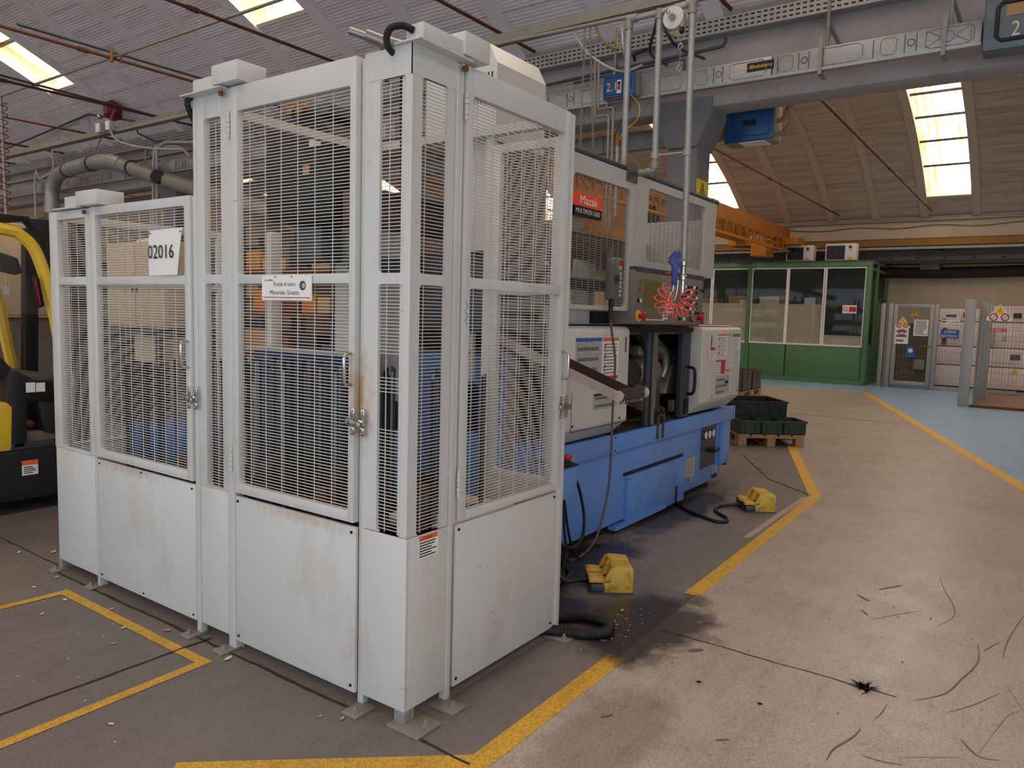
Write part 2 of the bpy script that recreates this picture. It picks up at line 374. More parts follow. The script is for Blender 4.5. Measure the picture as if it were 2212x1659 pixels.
for pts, w in (([(1.391,-1.458),(1.539,-1.557),(1.722,-1.599),(1.967,-1.645),(2.21,-1.629)],.011),([(2.078,-1.733),(2.372,-1.748),(2.775,-1.799)],.008),([(2.12,-1.659),(2.201,-1.682),(2.295,-1.718)],.008),([(1.362,-1.574),(1.502,-1.657),(1.702,-1.744)],.006),
               ([(.913,-1.471),(1.063,-1.667)],.004),([(1.189,-1.643),(1.134,-1.676),(1.099,-1.713),(1.121,-1.773)],.009),([(1.118,-1.361),(1.215,-1.377),(1.308,-1.382)],.005),([(3.188,-1.369),(2.933,-1.419),(2.681,-1.487),(2.493,-1.5),(2.297,-1.441)],.006),
               ([(.738,-1.282),(.828,-1.285),(.949,-1.322),(1.038,-1.336)],.012),([(2.181,-1.164),(2.326,-1.249),(2.492,-1.356)],.006),([(2.298,-1.099),(2.24,-1.143)],.018),([(2.68,-1.112),(2.86,-1.216)],.02),([(.853,-1.363),(.853,-1.43),(.878,-1.505)],.008),([(1.098,-1.699),(1.485,-1.773),(1.561,-1.816)],.003),([(1.806,-1.756),(1.569,-1.826)],.003),([(2.523,-1.033),(2.46,-1.115)],.03),([(.62,-.93),(.66,-.97)],.016),([(.50,-.53),(.55,-.56)],.018),([(1.25,-.57),(1.31,-.62)],.05)):
    mark(pts, w*.6)
def splat(x, y, r, seed):
    rnd = random.Random(seed); m = MB()
    for k in range(40):
        a = rnd.uniform(0,2*pi); l = r*rnd.uniform(.3,1); w = r*rnd.uniform(.03,.08); c = Vector((x+rnd.uniform(-.3,.3)*r, y+rnd.uniform(-.3,.3)*r, .0036))
        d = Vector((cos(a),sin(a),0)); s = Vector((-d.y,d.x,0))*w
        m.poly([c-s, c+d*l, c+s])
    m.build('oil_splat', crackm, floor, normals=False)
splat(1.391,-1.278,.085,1); splat(.98,-.98,.02,2); splat(1.0,-.72,.02,5)
for k in range(90):
    x = random.uniform(.1,6); y = random.uniform(-1.9,-.4); r = random.uniform(.0015,.005)
    a = random.uniform(0,pi); m = MB().poly([(x+r*random.uniform(.6,1.4)*cos(t+a)*1.6, y+r*random.uniform(.6,1.2)*sin(t+a), .0038) for t in [i*pi/3 for i in range(6)]])
    m.build('floor_spot', scuff, floor, normals=False)

# ---------------------------------------------------------------- vaults
VR, VZ = 12.2, 6.27
def ceil_mat(name, c, cd, power):
    m = bpy.data.materials.new(name); m.use_nodes = True; nt = m.node_tree; n = nt.nodes; L = nt.links.new
    b = n['Principled BSDF']; b.inputs['Roughness'].default_value = .85
    tc = n.new('ShaderNodeTexCoord')
    def wave(sc, dist):
        w = n.new('ShaderNodeTexWave'); w.wave_type = 'BANDS'; w.bands_direction = 'X'; w.inputs['Scale'].default_value = sc; w.inputs['Distortion'].default_value = dist; w.inputs['Detail'].default_value = 2; w.inputs['Detail Scale'].default_value = .4
        L(tc.outputs['Object'], w.inputs['Vector']); return w.outputs['Fac']
    mp = n.new('ShaderNodeMapping'); mp.inputs['Scale'].default_value = (5, .5, 1); L(tc.outputs['Object'], mp.inputs['Vector'])
    no = n.new('ShaderNodeTexNoise'); no.inputs['Scale'].default_value = 1.6; no.inputs['Detail'].default_value = 7; L(mp.outputs['Vector'], no.inputs['Vector'])
    r = n.new('ShaderNodeMapRange'); r.inputs[1].default_value = .42; r.inputs[2].default_value = .75; L(no.outputs['Fac'], r.inputs[0])
    x = n.new('ShaderNodeMix'); x.data_type = 'RGBA'; x.inputs[6].default_value = (*lin(c),1); x.inputs[7].default_value = (*lin(cd),1); L(r.outputs[0], x.inputs[0])
    w1 = wave(1.05, .6); r1 = n.new('ShaderNodeMapRange'); r1.inputs[1].default_value = .0; r1.inputs[2].default_value = .05; r1.inputs[3].default_value = .35; r1.inputs[4].default_value = 0; L(w1, r1.inputs[0])
    y = n.new('ShaderNodeMix'); y.data_type = 'RGBA'; L(r1.outputs[0], y.inputs[0]); L(x.outputs[2], y.inputs[6]); y.inputs[7].default_value = (*[q*.5 for q in lin(cd)],1)
    L(y.outputs[2], b.inputs['Base Color'])
    bp = n.new('ShaderNodeBump'); bp.inputs['Strength'].default_value = .3; bp.inputs['Distance'].default_value = .012
    L(wave(9.0, .3), bp.inputs['Height']); L(bp.outputs['Normal'], b.inputs['Normal'])
    return m
ceil_near = ceil_mat('ribbed_tile_ceiling', (232,225,228), (208,200,201), 0)
ceil_far = ceil_mat('tile_ceiling_far_light', (206,193,178), (170,156,140), 0)  # far bay's warmer, dimmer light painted into the tile colour
ribm = M('rib_plaster', (226,220,221), .85, var=.08, scale=3, dirt=(150,140,136), dirt_amt=.4)
ribf = M('rib_plaster_far_light', (206,192,175), .85, var=.1, scale=3)  # same plaster, tinted for the far bay's warm light
reveal = M('skylight_reveal', (236,222,196), .8, var=.06)
RIB0, RIBS = -.2, 1.075
def pane_mat():
    m = bpy.data.materials.new('yellowed_skylight_sheet'); m.use_nodes = True; nt = m.node_tree; n = nt.nodes; L = nt.links.new
    for q in list(n): n.remove(q)
    o = n.new('ShaderNodeOutputMaterial'); e = n.new('ShaderNodeEmission'); tc = n.new('ShaderNodeTexCoord')
    mp = n.new('ShaderNodeMapping'); mp.inputs['Scale'].default_value = (.5, 5, .5); L(tc.outputs['Object'], mp.inputs['Vector'])
    no = n.new('ShaderNodeTexNoise'); no.inputs['Scale'].default_value = 1.5; no.inputs['Detail'].default_value = 6; L(mp.outputs['Vector'], no.inputs['Vector'])
    r = n.new('ShaderNodeValToRGB'); r.color_ramp.elements[0].position = .48; r.color_ramp.elements[0].color = (*lin((255,252,244)),1); r.color_ramp.elements[1].position = .72; r.color_ramp.elements[1].color = (*lin((205,146,66)),1)
    L(no.outputs['Fac'], r.inputs[0])
    sx = n.new('ShaderNodeSeparateXYZ'); L(tc.outputs['Object'], sx.inputs[0])
    def math_(op, a, b=None, c=None):
        q = n.new('ShaderNodeMath'); q.operation = op
        for i, v in enumerate((a, b, c)):
            if v is None: continue
            if isinstance(v, (int, float)): q.inputs[i].default_value = v
            else: L(v, q.inputs[i])
        return q.outputs[0]
    # corrugation shading painted as darker bands, plus grime heaviest along one edge
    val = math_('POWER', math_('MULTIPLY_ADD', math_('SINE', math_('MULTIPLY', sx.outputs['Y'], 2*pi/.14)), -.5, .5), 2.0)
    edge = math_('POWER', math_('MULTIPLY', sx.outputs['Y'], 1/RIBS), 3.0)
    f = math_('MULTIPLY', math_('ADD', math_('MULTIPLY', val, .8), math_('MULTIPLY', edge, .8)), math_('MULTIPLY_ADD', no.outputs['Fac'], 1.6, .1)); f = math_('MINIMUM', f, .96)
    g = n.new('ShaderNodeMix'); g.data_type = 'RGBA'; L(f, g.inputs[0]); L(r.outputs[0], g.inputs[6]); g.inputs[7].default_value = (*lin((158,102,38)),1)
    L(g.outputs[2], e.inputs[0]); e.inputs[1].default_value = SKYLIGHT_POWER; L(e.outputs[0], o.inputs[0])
    return m
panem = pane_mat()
def vz(dx, r=VR): return VZ-VR+sqrt(r*r-dx*dx)
def strip(cx, y0, y1, d0, d1, r, nseg, thick=.10):
    m = MB(); a0 = math.asin(d0/VR); a1 = math.asin(d1/VR)
    for i in range(nseg+1):
        a = a0+(a1-a0)*i/nseg
        for rr, yy in ((r,y0),(r,y1),(r+thick,y1),(r+thick,y0)): m.v.append(Vector((cx+rr*sin(a), yy, VZ-VR+rr*cos(a))))
    for i in range(nseg):
        for k in range(4): m.f.append((i*4+k, i*4+(k+1)%4, i*4+4+(k+1)%4, i*4+4+k))
    m.f += [(3,2,1,0), tuple(nseg*4+k for k in range(4))]
    return m
RIB0, RIBS = -.2, 1.075
win_n = [0]
def vault(name, cx, dmin, dmax, cm, rm, k0, k1, sky):
    root = struct(empty(name, (cx, 0, vz(0)))); win = None
    for k in range(k0, k1):
        y0 = RIB0+RIBS*k; y1 = y0+RIBS
        if k % 5 == 0:
            sd0, sd1 = sky
            strip(cx, y0, y1, dmin, sd0, VR, 4).build('ceiling_tile_row', cm, root, smooth=True)
            strip(cx, y0, y1, sd1, dmax, VR, 4).build('ceiling_tile_row', cm, root, smooth=True)
            win_n[0] += 1; w = struct(empty('window_%d' % win_n[0], (cx, y0, vz(0))))
            # reveal walls and end plates of the opening
            strip(cx, y0+.0, y0+.06, sd0, sd1, VR-.01, 24, .30).build('reveal', reveal, w, smooth=True)
            strip(cx, y1-.06, y1, sd0, sd1, VR-.01, 24, .30).build('reveal', reveal, w, smooth=True)
            for sd, sg in ((sd0,-1),(sd1,1)):
                a = math.asin(sd/VR); m = MB()
                for rr, t in ((VR-.01,0),(VR+.33,0),(VR+.33,.05*sg),(VR-.01,.05*sg)):
                    pass
                p0 = Vector((cx+(VR-.01)*sin(a),0,VZ-VR+(VR-.01)*cos(a))); p1 = Vector((cx+(VR+.33)*sin(a),0,VZ-VR+(VR+.33)*cos(a)))
                m.bar((p0.x,(y0+y1)/2,p0.z),(p1.x,(y0+y1)/2,p1.z), RIBS, .05, up=(1,0,0)); m.build('end_reveal', reveal, w)
            # corrugated sheets, overlapping
            ns = 14; da = (math.asin(sd1/VR)-math.asin(sd0/VR))/ns; a00 = math.asin(sd0/VR)
            for j in range(ns):
                m = MB(); NY = 28
                for q in range(2):
                    a = a00+da*(j+q*1.02); rr = VR+.22+(.012 if q == 0 else 0)
                    for t in range(NY+1):
                        y = y0+.06+(RIBS-.12)*t/NY; r2 = rr+.022*sin(2*pi*(y-y0)/.14)
                        m.v.append(Vector((cx+r2*sin(a), y, VZ-VR+r2*cos(a))))
                m.f += [(t, t+1, NY+1+t+1, NY+1+t) for t in range(NY)]
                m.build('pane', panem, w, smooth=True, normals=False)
                a = a00+da*j
                if j:
                    rr = VR+.17; MB().bar((cx+rr*sin(a), y0+.06, VZ-VR+rr*cos(a)), (cx+rr*sin(a), y1-.06, VZ-VR+rr*cos(a)), .045, .045).build('glazing_bar', blackst, w)
        else:
            strip(cx, y0, y1, dmin, dmax, VR, 26).build('ceiling_tile_row', cm, root, smooth=True)
    for k in range(k0, k1+1):
        y = RIB0+RIBS*k
        strip(cx, y-.085, y+.085, dmin, dmax, VR-.035, 26, .04).build('rib', rm, root, smooth=True)
    return root
vn = vault('ceiling_near', -1.85, -6.9, 6.86, ceil_near, ribm, -8, 22, (-5.7, 5.72))
vf = vault('ceiling_far', 12.15, -6.82, 6.9, ceil_far, ribf, -8, 22, (-5.7, 6.3))

# ---------------------------------------------------------------- beams, columns, walls
def beam(name, x0, x1, z0, z1, y0=-8.8, y1=23.5):
    r = struct(empty(name, (x0, y0, z0)))
    B((x0,y0,z0),(x1,y1,z1)).build('beam_web', concrete, r, bevel=.02)
    m = MB().prism([(x0-.0,z1-.03),(x0-.16,z1+.14),(x0-.16,z1+.22),(x0,z1+.3),(x1,z1+.3),(x1+.16,z1+.22),(x1+.16,z1+.14),(x1,z1-.03)],'y',y0,y1)
    m.build('gutter_haunch', concrete, r)
    return r
beam('trim_1', 5.0, 5.32, 3.47, 4.1)
beam('trim_2', -9.05, -8.73, 3.47, 4.1)
def column(n, x, y):
    r = struct(empty('trim_%d' % n, (x+.17, y+.18, 0)))
    B((x,y,0),(x+.33,y+.30,3.2)).build('shaft', colcon, r, bevel=.012)
    MB().prism([(y-.001,3.12),(y-.13,3.40),(y-.13,3.56),(y+.44,3.56),(y+.44,3.40),(y+.301,3.12)],'x',x-.04,x+.37).build('capital', colcon, r, bevel=.012)
column(3, 5.0, 1.035); column(4, 5.0, 9.9); column(5, 5.0, 18.8); column(6, -9.05, 9.9); column(7, -9.05, 1.035); column(8, 5.0, -7.8)
# far wall with its edge beam
wf = struct(empty('wall_far', (20.2, 0, 0)))
B((20.2,-9,0),(20.4,25,4.4)).build('wall_face', plaster, wf)
B((19.05,-9,3.62),(20.2,25,4.32)).build('edge_beam', plaster, wf, bevel=.02)
B((19.5,-9,3.05),(20.2,25,3.35)).build('wall_ledge', plasterg, wf, bevel=.02)
for yy in (.55, 9.4, -8): B((19.75,yy,2.9),(20.2,yy+.45,3.64)).build('wall_pier', colcon, wf, bevel=.02)
wl = struct(B((-14,23.6,0),(20.4,23.8,6.6)).build('wall_left', plasterg))
wr = struct(B((-1.0,-9,0),(20.4,-8.8,6.6)).box((-14,-9,3.2),(-1.0,-8.8,6.6)).build('unseen_wall_right', plaster))  # unseen wall, its opening sized to limit daylight on the guard
# tie rods, both bays
for k in range(-3, 9):
    y = .72+2.1*k
    for root, x0, x1, xt in ((vn, -8.7, 4.98, (2.2,)), (vf, 5.35, 19.04, (13.0,))):
        t = MB().cyl((x0,y,4.25),(x1,y,4.25),.017,n=8).build('tie_rod', rust, root, smooth=True)
        for xx in xt: MB().cyl((xx,y,4.25),(xx+.11,y,4.25),.027,n=8).build('turnbuckle', rust, t, smooth=True)
# ---------------------------------------------------------------- white wire mesh guards
def mapper(face, base):
    return (lambda u,z,d: (base+d,u,z)) if face == 'X' else (lambda u,z,d: (u,base+d,z))
def framed(face, base, d0, d1, u0, u1, z0, z1, wins):
    p = mapper(face, base); m = MB(); bx = lambda a,b,c,e: m.box(p(a,c,d0), p(b,e,d1))
    if not wins: bx(u0,u1,z0,z1); return m
    ua, ub = wins[0][0], wins[0][1]; bx(u0,ua,z0,z1); bx(ub,u1,z0,z1)
    zs = sorted([(w[2],w[3]) for w in wins]); z = z0
    for a, b in zs: bx(ua,ub,z,a); z = b
    bx(ua,ub,z,z1); r = .012
    for a, b in zs:       # small corner fillets of each opening
        for (cu, su) in ((ua,1),(ub,-1)):
            for (cz, sz) in ((a,1),(b,-1)):
                n = 4; pts = [(cu,cz)]+[(cu+su*r*(1-cos(t*pi/2/n)) , cz+sz*r*(1-sin(t*pi/2/n))) for t in range(n+1)]
                pts = [(cu,cz)]+[(cu+su*r-su*r*sin(t*pi/2/n), cz+sz*r-sz*r*cos(t*pi/2/n)) for t in range(n+1)]
                N = len(pts); vs = [p(u,zz,d0) for u,zz in pts]+[p(u,zz,d1) for u,zz in pts]
                m.add(vs, [(i,(i+1)%N,N+(i+1)%N,N+i) for i in range(N)]+[tuple(range(N-1,-1,-1)),tuple(range(N,2*N))])
    return m
def wires(face, base, d, win, parent, pitch=.0125, vp=.1, w=.0027, skip=(), vstart=None, mat=None):
    p = mapper(face, base); m = MB(); ua, ub, za, zb = win; rnd = random.Random(int(ua*1000+za*77))
    n = int((zb-za)/pitch)
    for i in range(1, n+1):
        z = za+i*pitch
        if i in skip or z > zb-.004: continue
        b0 = p(ua-.006,z,d); b1 = p(ub+.006,z+rnd.uniform(-.0006,.0006),d); m.bar(b0,b1,w,w)
    u = ua+(.02 if vstart is None else vstart)
    while u < ub-.004:
        m.bar(p(u,za-.005,d+w*.9), p(u,zb+.005,d+w*.9), w, w); u += vp
    return m.build('wire_mesh', mat or wirem, parent, kind='stuff', normals=False)
def bolt(parent, pos, axis, r=.006, mat=None):
    a = Vector(pos); d = {'x':Vector((-1,0,0)),'y':Vector((0,-1,0)),'z':Vector((0,0,1))}[axis]
    return MB().cyl(a, a+d*.004, r, n=8).build('bolt', mat or blackst, parent)
def hinge(face, base, u, z0, z1, parent):
    p = mapper(face, base); m = MB(); n = 5; h = (z1-z0)/n
    for i in range(n): m.cyl(p(u,z0+i*h+.001,-.014), p(u,z0+(i+1)*h-.001,-.014), .0085 if i % 2 else .0075, n=10)
    m.cyl(p(u,z0-.006,-.014), p(u,z1+.006,-.014), .004, n=6)
    return m.build('hinge', wirem, parent, smooth=True)
def dhandle(face, base, u, z0, z1, parent, tilt=0):
    p = mapper(face, base); r = .0065; pts = [p(u,z1,-.012),p(u,z1,-.035)]+[p(u,z1-.016+.016*cos(t*pi/8)-.0, -.035-.014*sin(t*pi/8)) for t in range(1,5)]
    pts += [p(u,z0+.016-.016*sin(t*pi/8), -.049+.014*(1-cos(t*pi/8))) for t in range(1,5)]+[p(u,z0,-.012)]
    return MB().tube(pts, r, 10).build('handle', chrome, parent, smooth=True)
def latch(face, base, u, z, parent, sgn):
    """two stamped keeper plates joined by a swing arm across the door gap"""
    p = mapper(face, base)
    for du in (-.022*sgn, .030*sgn):
        k = MB(); k.box(p(u+du-.013,z-.012,-.014), p(u+du+.013,z+.012,-.030))
        for s in (-1,1):
            k.box(p(u+du-.011,z+s*.012,-.014), p(u+du+.011,z+s*.05,-.018)); k.cyl(p(u+du,z+s*.040,-.018), p(u+du,z+s*.040,-.024), .005, n=8)
        k.build('latch_keeper', chrome, parent, bevel=.002)
    a = MB().bar(p(u-.036*sgn,z+.002,-.036), p(u+.040*sgn,z-.010,-.036), .006, .024, up=(0,0,1)) if face == 'X' else MB().bar(p(u-.036*sgn,z+.002,-.036), p(u+.040*sgn,z+.0,-.036), .006, .022)
    for t in (-.026*sgn,.012*sgn): a.cyl(p(u+t,z-.002,-.036), p(u+t,z-.002,-.044), .007, n=10)
    a.build('latch_arm', steel, parent, bevel=.001)
def footplate(parent, x0, y0, x1, y1, bx, by):
    o = B((x0,y0,.0),(x1,y1,.011)).build('base_plate', galvd, parent, bevel=.002)
    MB().cyl((bx,by,.011),(bx,by,.019),.012,n=6).cyl((bx,by,.019),(bx,by,.03),.006,n=8).build('anchor_bolt', galv, o)
UP, LO = (1.633, 2.293), (.753, 1.596)

tg = thing('mesh_guard', 'tall cream-painted wire mesh guard with the loading sign on its door', 'guard', (0,0,0))
# left face, plane X=0
framed('X',0,0,.03, 1.030,1.285,.70,2.39, [(1.09,1.212,1.636,2.293),(1.09,1.212,.703,1.597)]).build('side_panel', white, tg, bevel=.002)
for w in ((1.09,1.212,1.636,2.293),(1.09,1.212,.703,1.597)): wires('X',0,.022,w,tg,vstart=.07)
B((.003,1.055,.055),(.03,1.270,.698)).build('kick_panel', white, tg, bevel=.002)
B((-.004,1.268,.0),(.03,1.287,2.39)).build('post', white, tg, bevel=.002)
B((-.004,1.002,.0),(.04,1.052,2.39)).build('post', white, tg, bevel=.002)
B((.012,.225,.0),(.04,.254,2.385)).build('post', white, tg, bevel=.002)
dL = framed('X',0,-.014,.016, .257,.999,.712,2.39, [(.287,.957,*UP),(.287,.957,*LO)]).build('door', white, tg, bevel=.003)
wires('X',0,.004,(.287,.957,*UP),dL,vp=.1,vstart=.012); wires('X',0,.004,(.287,.957,*LO),dL,vp=.1,vstart=.012)
hinge('X',0,1.012,2.19,2.294,dL); hinge('X',0,1.010,.80,.905,dL); dhandle('X',0,.272,1.228,1.342,dL); latch('X',0,.240,1.093,dL,-1)
kp = B((-.004,.254,.048),(.012,.999,.694)).build('kick_panel', white, tg, bevel=.004)
for y, z in ((.275,.672),(.98,.672),(.275,.075),(.98,.075)): bolt(kp,(-.004,y,z),'x')
# corner post panels
cl = framed('X',0,0,.012, 0,.224,.70,2.39,[(.030,.151,*UP),(.030,.151,.70,1.594)]).build('corner_panel', white, tg, bevel=.002)
wires('X',0,.009,(.030,.151,*UP),cl,vstart=.083); wires('X',0,.009,(.030,.151,.70,1.594),cl,vstart=.09,skip=(31,32,33,34,35,36,37,38,39,40,46,47,48,49,50,51))
cr = framed('Y',0,0,.012, .0125,.222,.70,2.39,[(.050,.183,*UP),(.050,.183,.70,1.594)]).build('corner_panel', white, tg, bevel=.002)
wires('Y',0,.009,(.050,.183,*UP),cr,vstart=.03); wires('Y',0,.009,(.050,.183,.70,1.594),cr,vstart=.03)
B((0,.0,.055),(.012,.226,.697)).build('kick_panel', white, tg, bevel=.002); B((.0125,0,.055),(.226,.012,.697)).build('kick_panel', white, tg, bevel=.002)
B((.008,.006,.008),(.058,.056,2.36)).build('post', white, tg, bevel=.002)
B((-.001,.0,2.293),(.006,.226,2.392)).build('top_band', white, tg); B((-.001,-.0015,2.293),(.226,.006,2.392)).build('top_band', white, tg)
# right face, plane Y=0
B((.226,-.004,.0),(.252,.03,2.39)).build('post', white, tg, bevel=.002)
B((.254,-.002,.70),(.268,.03,2.39)).build('post', white, tg, bevel=.002)
B((.995,-.004,.0),(1.050,.05,2.39)).build('post', white, tg, bevel=.002)
B((1.010,-.010,.0),(1.022,-.004,2.38)).build('edge_strip', white, tg)
dR = framed('Y',0,-.014,.016, .276,.992,.708,2.39,[(.312,.955,*UP),(.312,.955,.742,1.592)]).build('door', white, tg, bevel=.003)
wires('Y',0,.004,(.312,.955,*UP),dR,vstart=.045); wires('Y',0,.004,(.312,.955,.742,1.592),dR,vstart=.045)
hinge('Y',0,.270,2.198,2.292,dR); hinge('Y',0,.268,.803,.902,dR); dhandle('Y',0,.985,1.218,1.338,dR); latch('Y',0,1.005,1.085,dR,1)
kp = B((.268,-.004,.045),(.992,.012,.692)).build('kick_panel', white, tg, bevel=.004)
for x, z in ((.285,.672),(.97,.672),(.285,.075),(.97,.075)): bolt(kp,(x,-.004,z),'y')
MB().tube([(.286,-.0145,1.545),(.301,-.0145,1.525),(.283,-.0145,1.508),(.301,-.0145,1.488),(.285,-.0145,1.47),(.297,-.0145,1.455)],.0012,4).build('pen_scribble', gunmet, dR)
# inner side wall towards the machine
iw = framed('X',1.02,0,.03, .05,.43,.70,2.30,[(.085,.385,1.633,2.26),(.085,.385,.742,1.592)]).build('side_panel', white, tg, bevel=.002)
wires('X',1.02,.012,(.085,.385,1.633,2.26),iw,vp=.075); wires('X',1.02,.012,(.085,.385,.742,1.592),iw,vp=.075)
B((1.02,.43,.0),(1.05,.475,2.36)).build('post', white, tg); B((1.022,.04,.05),(1.045,.43,.70)).build('kick_panel', white, tg)
B((1.0,.02,2.345),(1.05,1.27,2.385)).build('top_rail', white, tg); B((.02,1.245,2.345),(1.05,1.285,2.385)).build('top_rail', white, tg)
B((.985,1.24,0),(1.03,1.285,2.345)).build('post', white, tg)
# feet
for a in ((-.075,.17,.03,.25,-.045,.205),(-.075,1.0,.03,1.075,-.045,1.03),(-.075,1.255,.03,1.33,-.045,1.30),(-.035,-.10,.095,.055,.045,-.065),(.165,-.095,.245,.03,.205,-.06),(.965,-.1,1.05,.03,1.0,-.065)): footplate(tg,*a)
B((.004,.002,.0),(.05,.05,.06)).build('foot', galv, tg, bevel=.003)
# junction boxes and brackets on top
m = MB().prism([(-.05,2.392),(.07,2.392),(.07,2.398),(-.05,2.398)],'x',-.02,.26); m.build('bracket', white, tg)
B((.0,-.045,2.398),(.215,.035,2.452)).build('switch_box', white, tg, bevel=.004)
sb = B((.205,-.055,2.405),(.35,.025,2.485)).build('switch_box', white, tg, bevel=.004)
MB().tube(smoothpath([(.0,.0,2.43),(-.03,.02,2.44),(-.05,.06,2.43),(-.03,.09,2.39),(.05,.10,2.34),(.09,.13,2.2),(.10,.125,1.4),(.10,.13,.5)],24),.011,10,rib=.12).build('corrugated_conduit', black, tg)
sw = MB().cyl((.02,.12,2.41),(-.03,.19,2.44),.022,n=12).cyl((-.02,.175,2.43),(-.06,.24,2.455),.015,n=12).cyl((.06,.08,2.40),(.0,.15,2.42),.026,n=12); sw.build('lamp_holder', steel, tg, smooth=True)
B((.0,1.06,2.395),(.10,1.29,2.465)).build('switch_box', white, tg, bevel=.004); B((-.05,.90,2.40),(.09,1.075,2.478)).build('switch_box', white, tg, bevel=.004)
B((-.05,1.02,2.388),(.08,1.31,2.393)).build('bracket', white, tg)
MB().tube(smoothpath([(.0,1.28,2.40),(-.02,1.30,2.37),(.02,1.31,2.30),(.06,1.30,2.25)],8),.012,8,rib=.12).build('corrugated_conduit', black, tg)
for pos, ax in (((-.014,1.052,2.372),'x'),((.250,-.014,2.372),'y')):
    d = Vector((-.014,0,0)) if ax == 'x' else Vector((0,-.014,0)); MB().cyl(pos, Vector(pos)+d, .011, n=10).build('knob', brass, tg, smooth=True)
# warning label on the corner
lb = flat(paper, tg, (.062,-.0006,.607), (1,0,0),(0,0,1), 0,0,.107,.088,'warning_label', .0004)
flat(inkor, lb, (.062,-.0006,.607), (1,0,0),(0,0,1), .003,.066,.104,.085,'label_header',.0008)
text('ATTENZIONE', ink, lb, (.078,-.0006,.676),(1,0,0),(0,0,1),.010,.06,thick=.0014)
print_lines(ink, lb, (.062,-.0006,.607),(1,0,0),(0,0,1), .006,.004,.100,.064,6,lift=.0012)

lg = thing('mesh_guard', 'low cream-painted wire mesh guard beside the forklift, number sheet on its door', 'guard', (0,1.3,0))
LUP, LLO = (1.633,1.938), (.752,1.594)
framed('X',0,0,.03, 2.225,2.672,.70,1.98,[(2.275,2.582,1.635,1.937),(2.275,2.582,.712,1.594)]).build('side_panel', white, lg, bevel=.002)
wires('X',0,.022,(2.275,2.582,1.635,1.937),lg,vstart=.04); wires('X',0,.022,(2.275,2.582,.712,1.594),lg,vstart=.04)
B((.003,2.23,.055),(.03,2.672,.698)).build('kick_panel', white, lg, bevel=.002)
B((-.004,2.200,.0),(.04,2.222,1.98)).build('post', white, lg, bevel=.002); B((.0,2.63,.0),(.045,2.674,.06)).build('foot', galv, lg)
B((-.002,1.2885,.0),(.04,1.300,1.98)).build('post', white, lg, bevel=.001)
dl = framed('X',0,-.014,.016, 1.304,2.196,.710,1.98,[(1.346,2.140,*LUP),(1.346,2.140,*LLO)]).build('door', white, lg, bevel=.003)
wires('X',0,.004,(1.346,2.140,*LUP),dl,vstart=.01); wires('X',0,.004,(1.346,2.140,*LLO),dl,vstart=.01)
hinge('X',0,2.200,1.785,1.875,dl); hinge('X',0,2.206,.815,.90,dl); dhandle('X',0,1.326,1.225,1.342,dl); latch('X',0,1.300,1.090,dl,-1)
kp = B((-.004,1.302,.056),(.012,2.196,.694)).build('kick_panel', white, lg, bevel=.004)
for y, z in ((1.325,.672),(1.76,.682),(2.17,.672),(1.325,.08),(1.76,.075),(2.17,.08)): bolt(kp,(-.004,y,z),'x',.005)
el = framed('Y',2.644,0,.03, .03,1.05,.70,1.98,[(.08,1.0,1.635,1.937),(.08,1.0,.712,1.594)]).build('side_panel', white, lg, bevel=.002)
wires('Y',2.644,.015,(.08,1.0,1.635,1.937),el); wires('Y',2.644,.015,(.08,1.0,.712,1.594),el)
B((.03,2.65,.05),(1.05,2.67,.70)).build('kick_panel', white, lg); B((1.02,2.63,0),(1.05,2.672,1.98)).build('post', white, lg)
for y0, y1, bb in ((2.19,2.26,2.235),(2.6,2.67,2.64)): footplate(lg,-.06,y0,.03,y1,-.035,bb)
B((-.03,2.23,1.985),(.09,2.56,1.991)).build('bracket', white, lg); B((-.0,2.25,1.991),(.09,2.49,2.052)).build('switch_box', white, lg, bevel=.004); B((-.05,2.05,1.985),(.09,2.26,2.058)).build('switch_box', white, lg, bevel=.004)
MB().cyl((-.014,2.236,1.958),(-.028,2.236,1.958),.011,n=10).build('knob', brass, lg, smooth=True)

# paper signs
def bent_sheet(name, pts, bulge, mat):
    (a,b,c,d) = [Vector(p) for p in pts]; m = MB(); N = 8        # a TL, b TR, c BR, d BL
    for i in range(N+1):
        for j in range(N+1):
            s, t = i/N, j/N; p = a*(1-s)*(1-t)+b*s*(1-t)+c*s*t+d*(1-s)*t
            m.v.append(p+Vector((-bulge(s,t),0,0)))
    m.f += [(i*(N+1)+j,(i+1)*(N+1)+j,(i+1)*(N+1)+j+1,i*(N+1)+j+1) for i in range(N) for j in range(N)]
    return m
ns = bent_sheet('n',[(-.021,1.622,1.838),(-.021,1.350,1.843),(-.021,1.383,1.636),(-.021,1.628,1.634)],lambda s,t: .003*sin(pi*t)+.006*(s*t)**2, paper)
so = tag(ns.build('number_sheet', paper, smooth=True, normals=False), 'white paper sheet reading 02016 tacked to the low mesh door', 'sign')
text('02016', ink, so, (-.0285,1.621,1.710),(0,-1,0),(0,0,1),.062,.212,name='number')
for y in (1.61,1.362): MB().cyl((-.021,y,1.826),(-.026,y,1.826),.005,n=8).build('tack', steel, so)
ps = tag(B((-.021,.786,1.531),(-.017,.486,1.628)).build('loading_sign', paper), 'white printed sign reading Portale di carico Materiale Grezzo', 'sign')
PS = (-.0212,.786,1.531)
text('Portale di carico', ink, ps, (-.0212,.710,1.586),(0,-1,0),(0,0,1),.016,.132); text('Materiale Grezzo', ink, ps, (-.0212,.733,1.553),(0,-1,0),(0,0,1),.017,.177)
text('REXN RD', ink, ps, (-.0212,.767,1.605),(0,-1,0),(0,0,1),.006,.055); MB().cyl((-.0212,.733,1.610),(-.0218,.733,1.610),.004,n=4).build('logo_mark', inkred, ps)
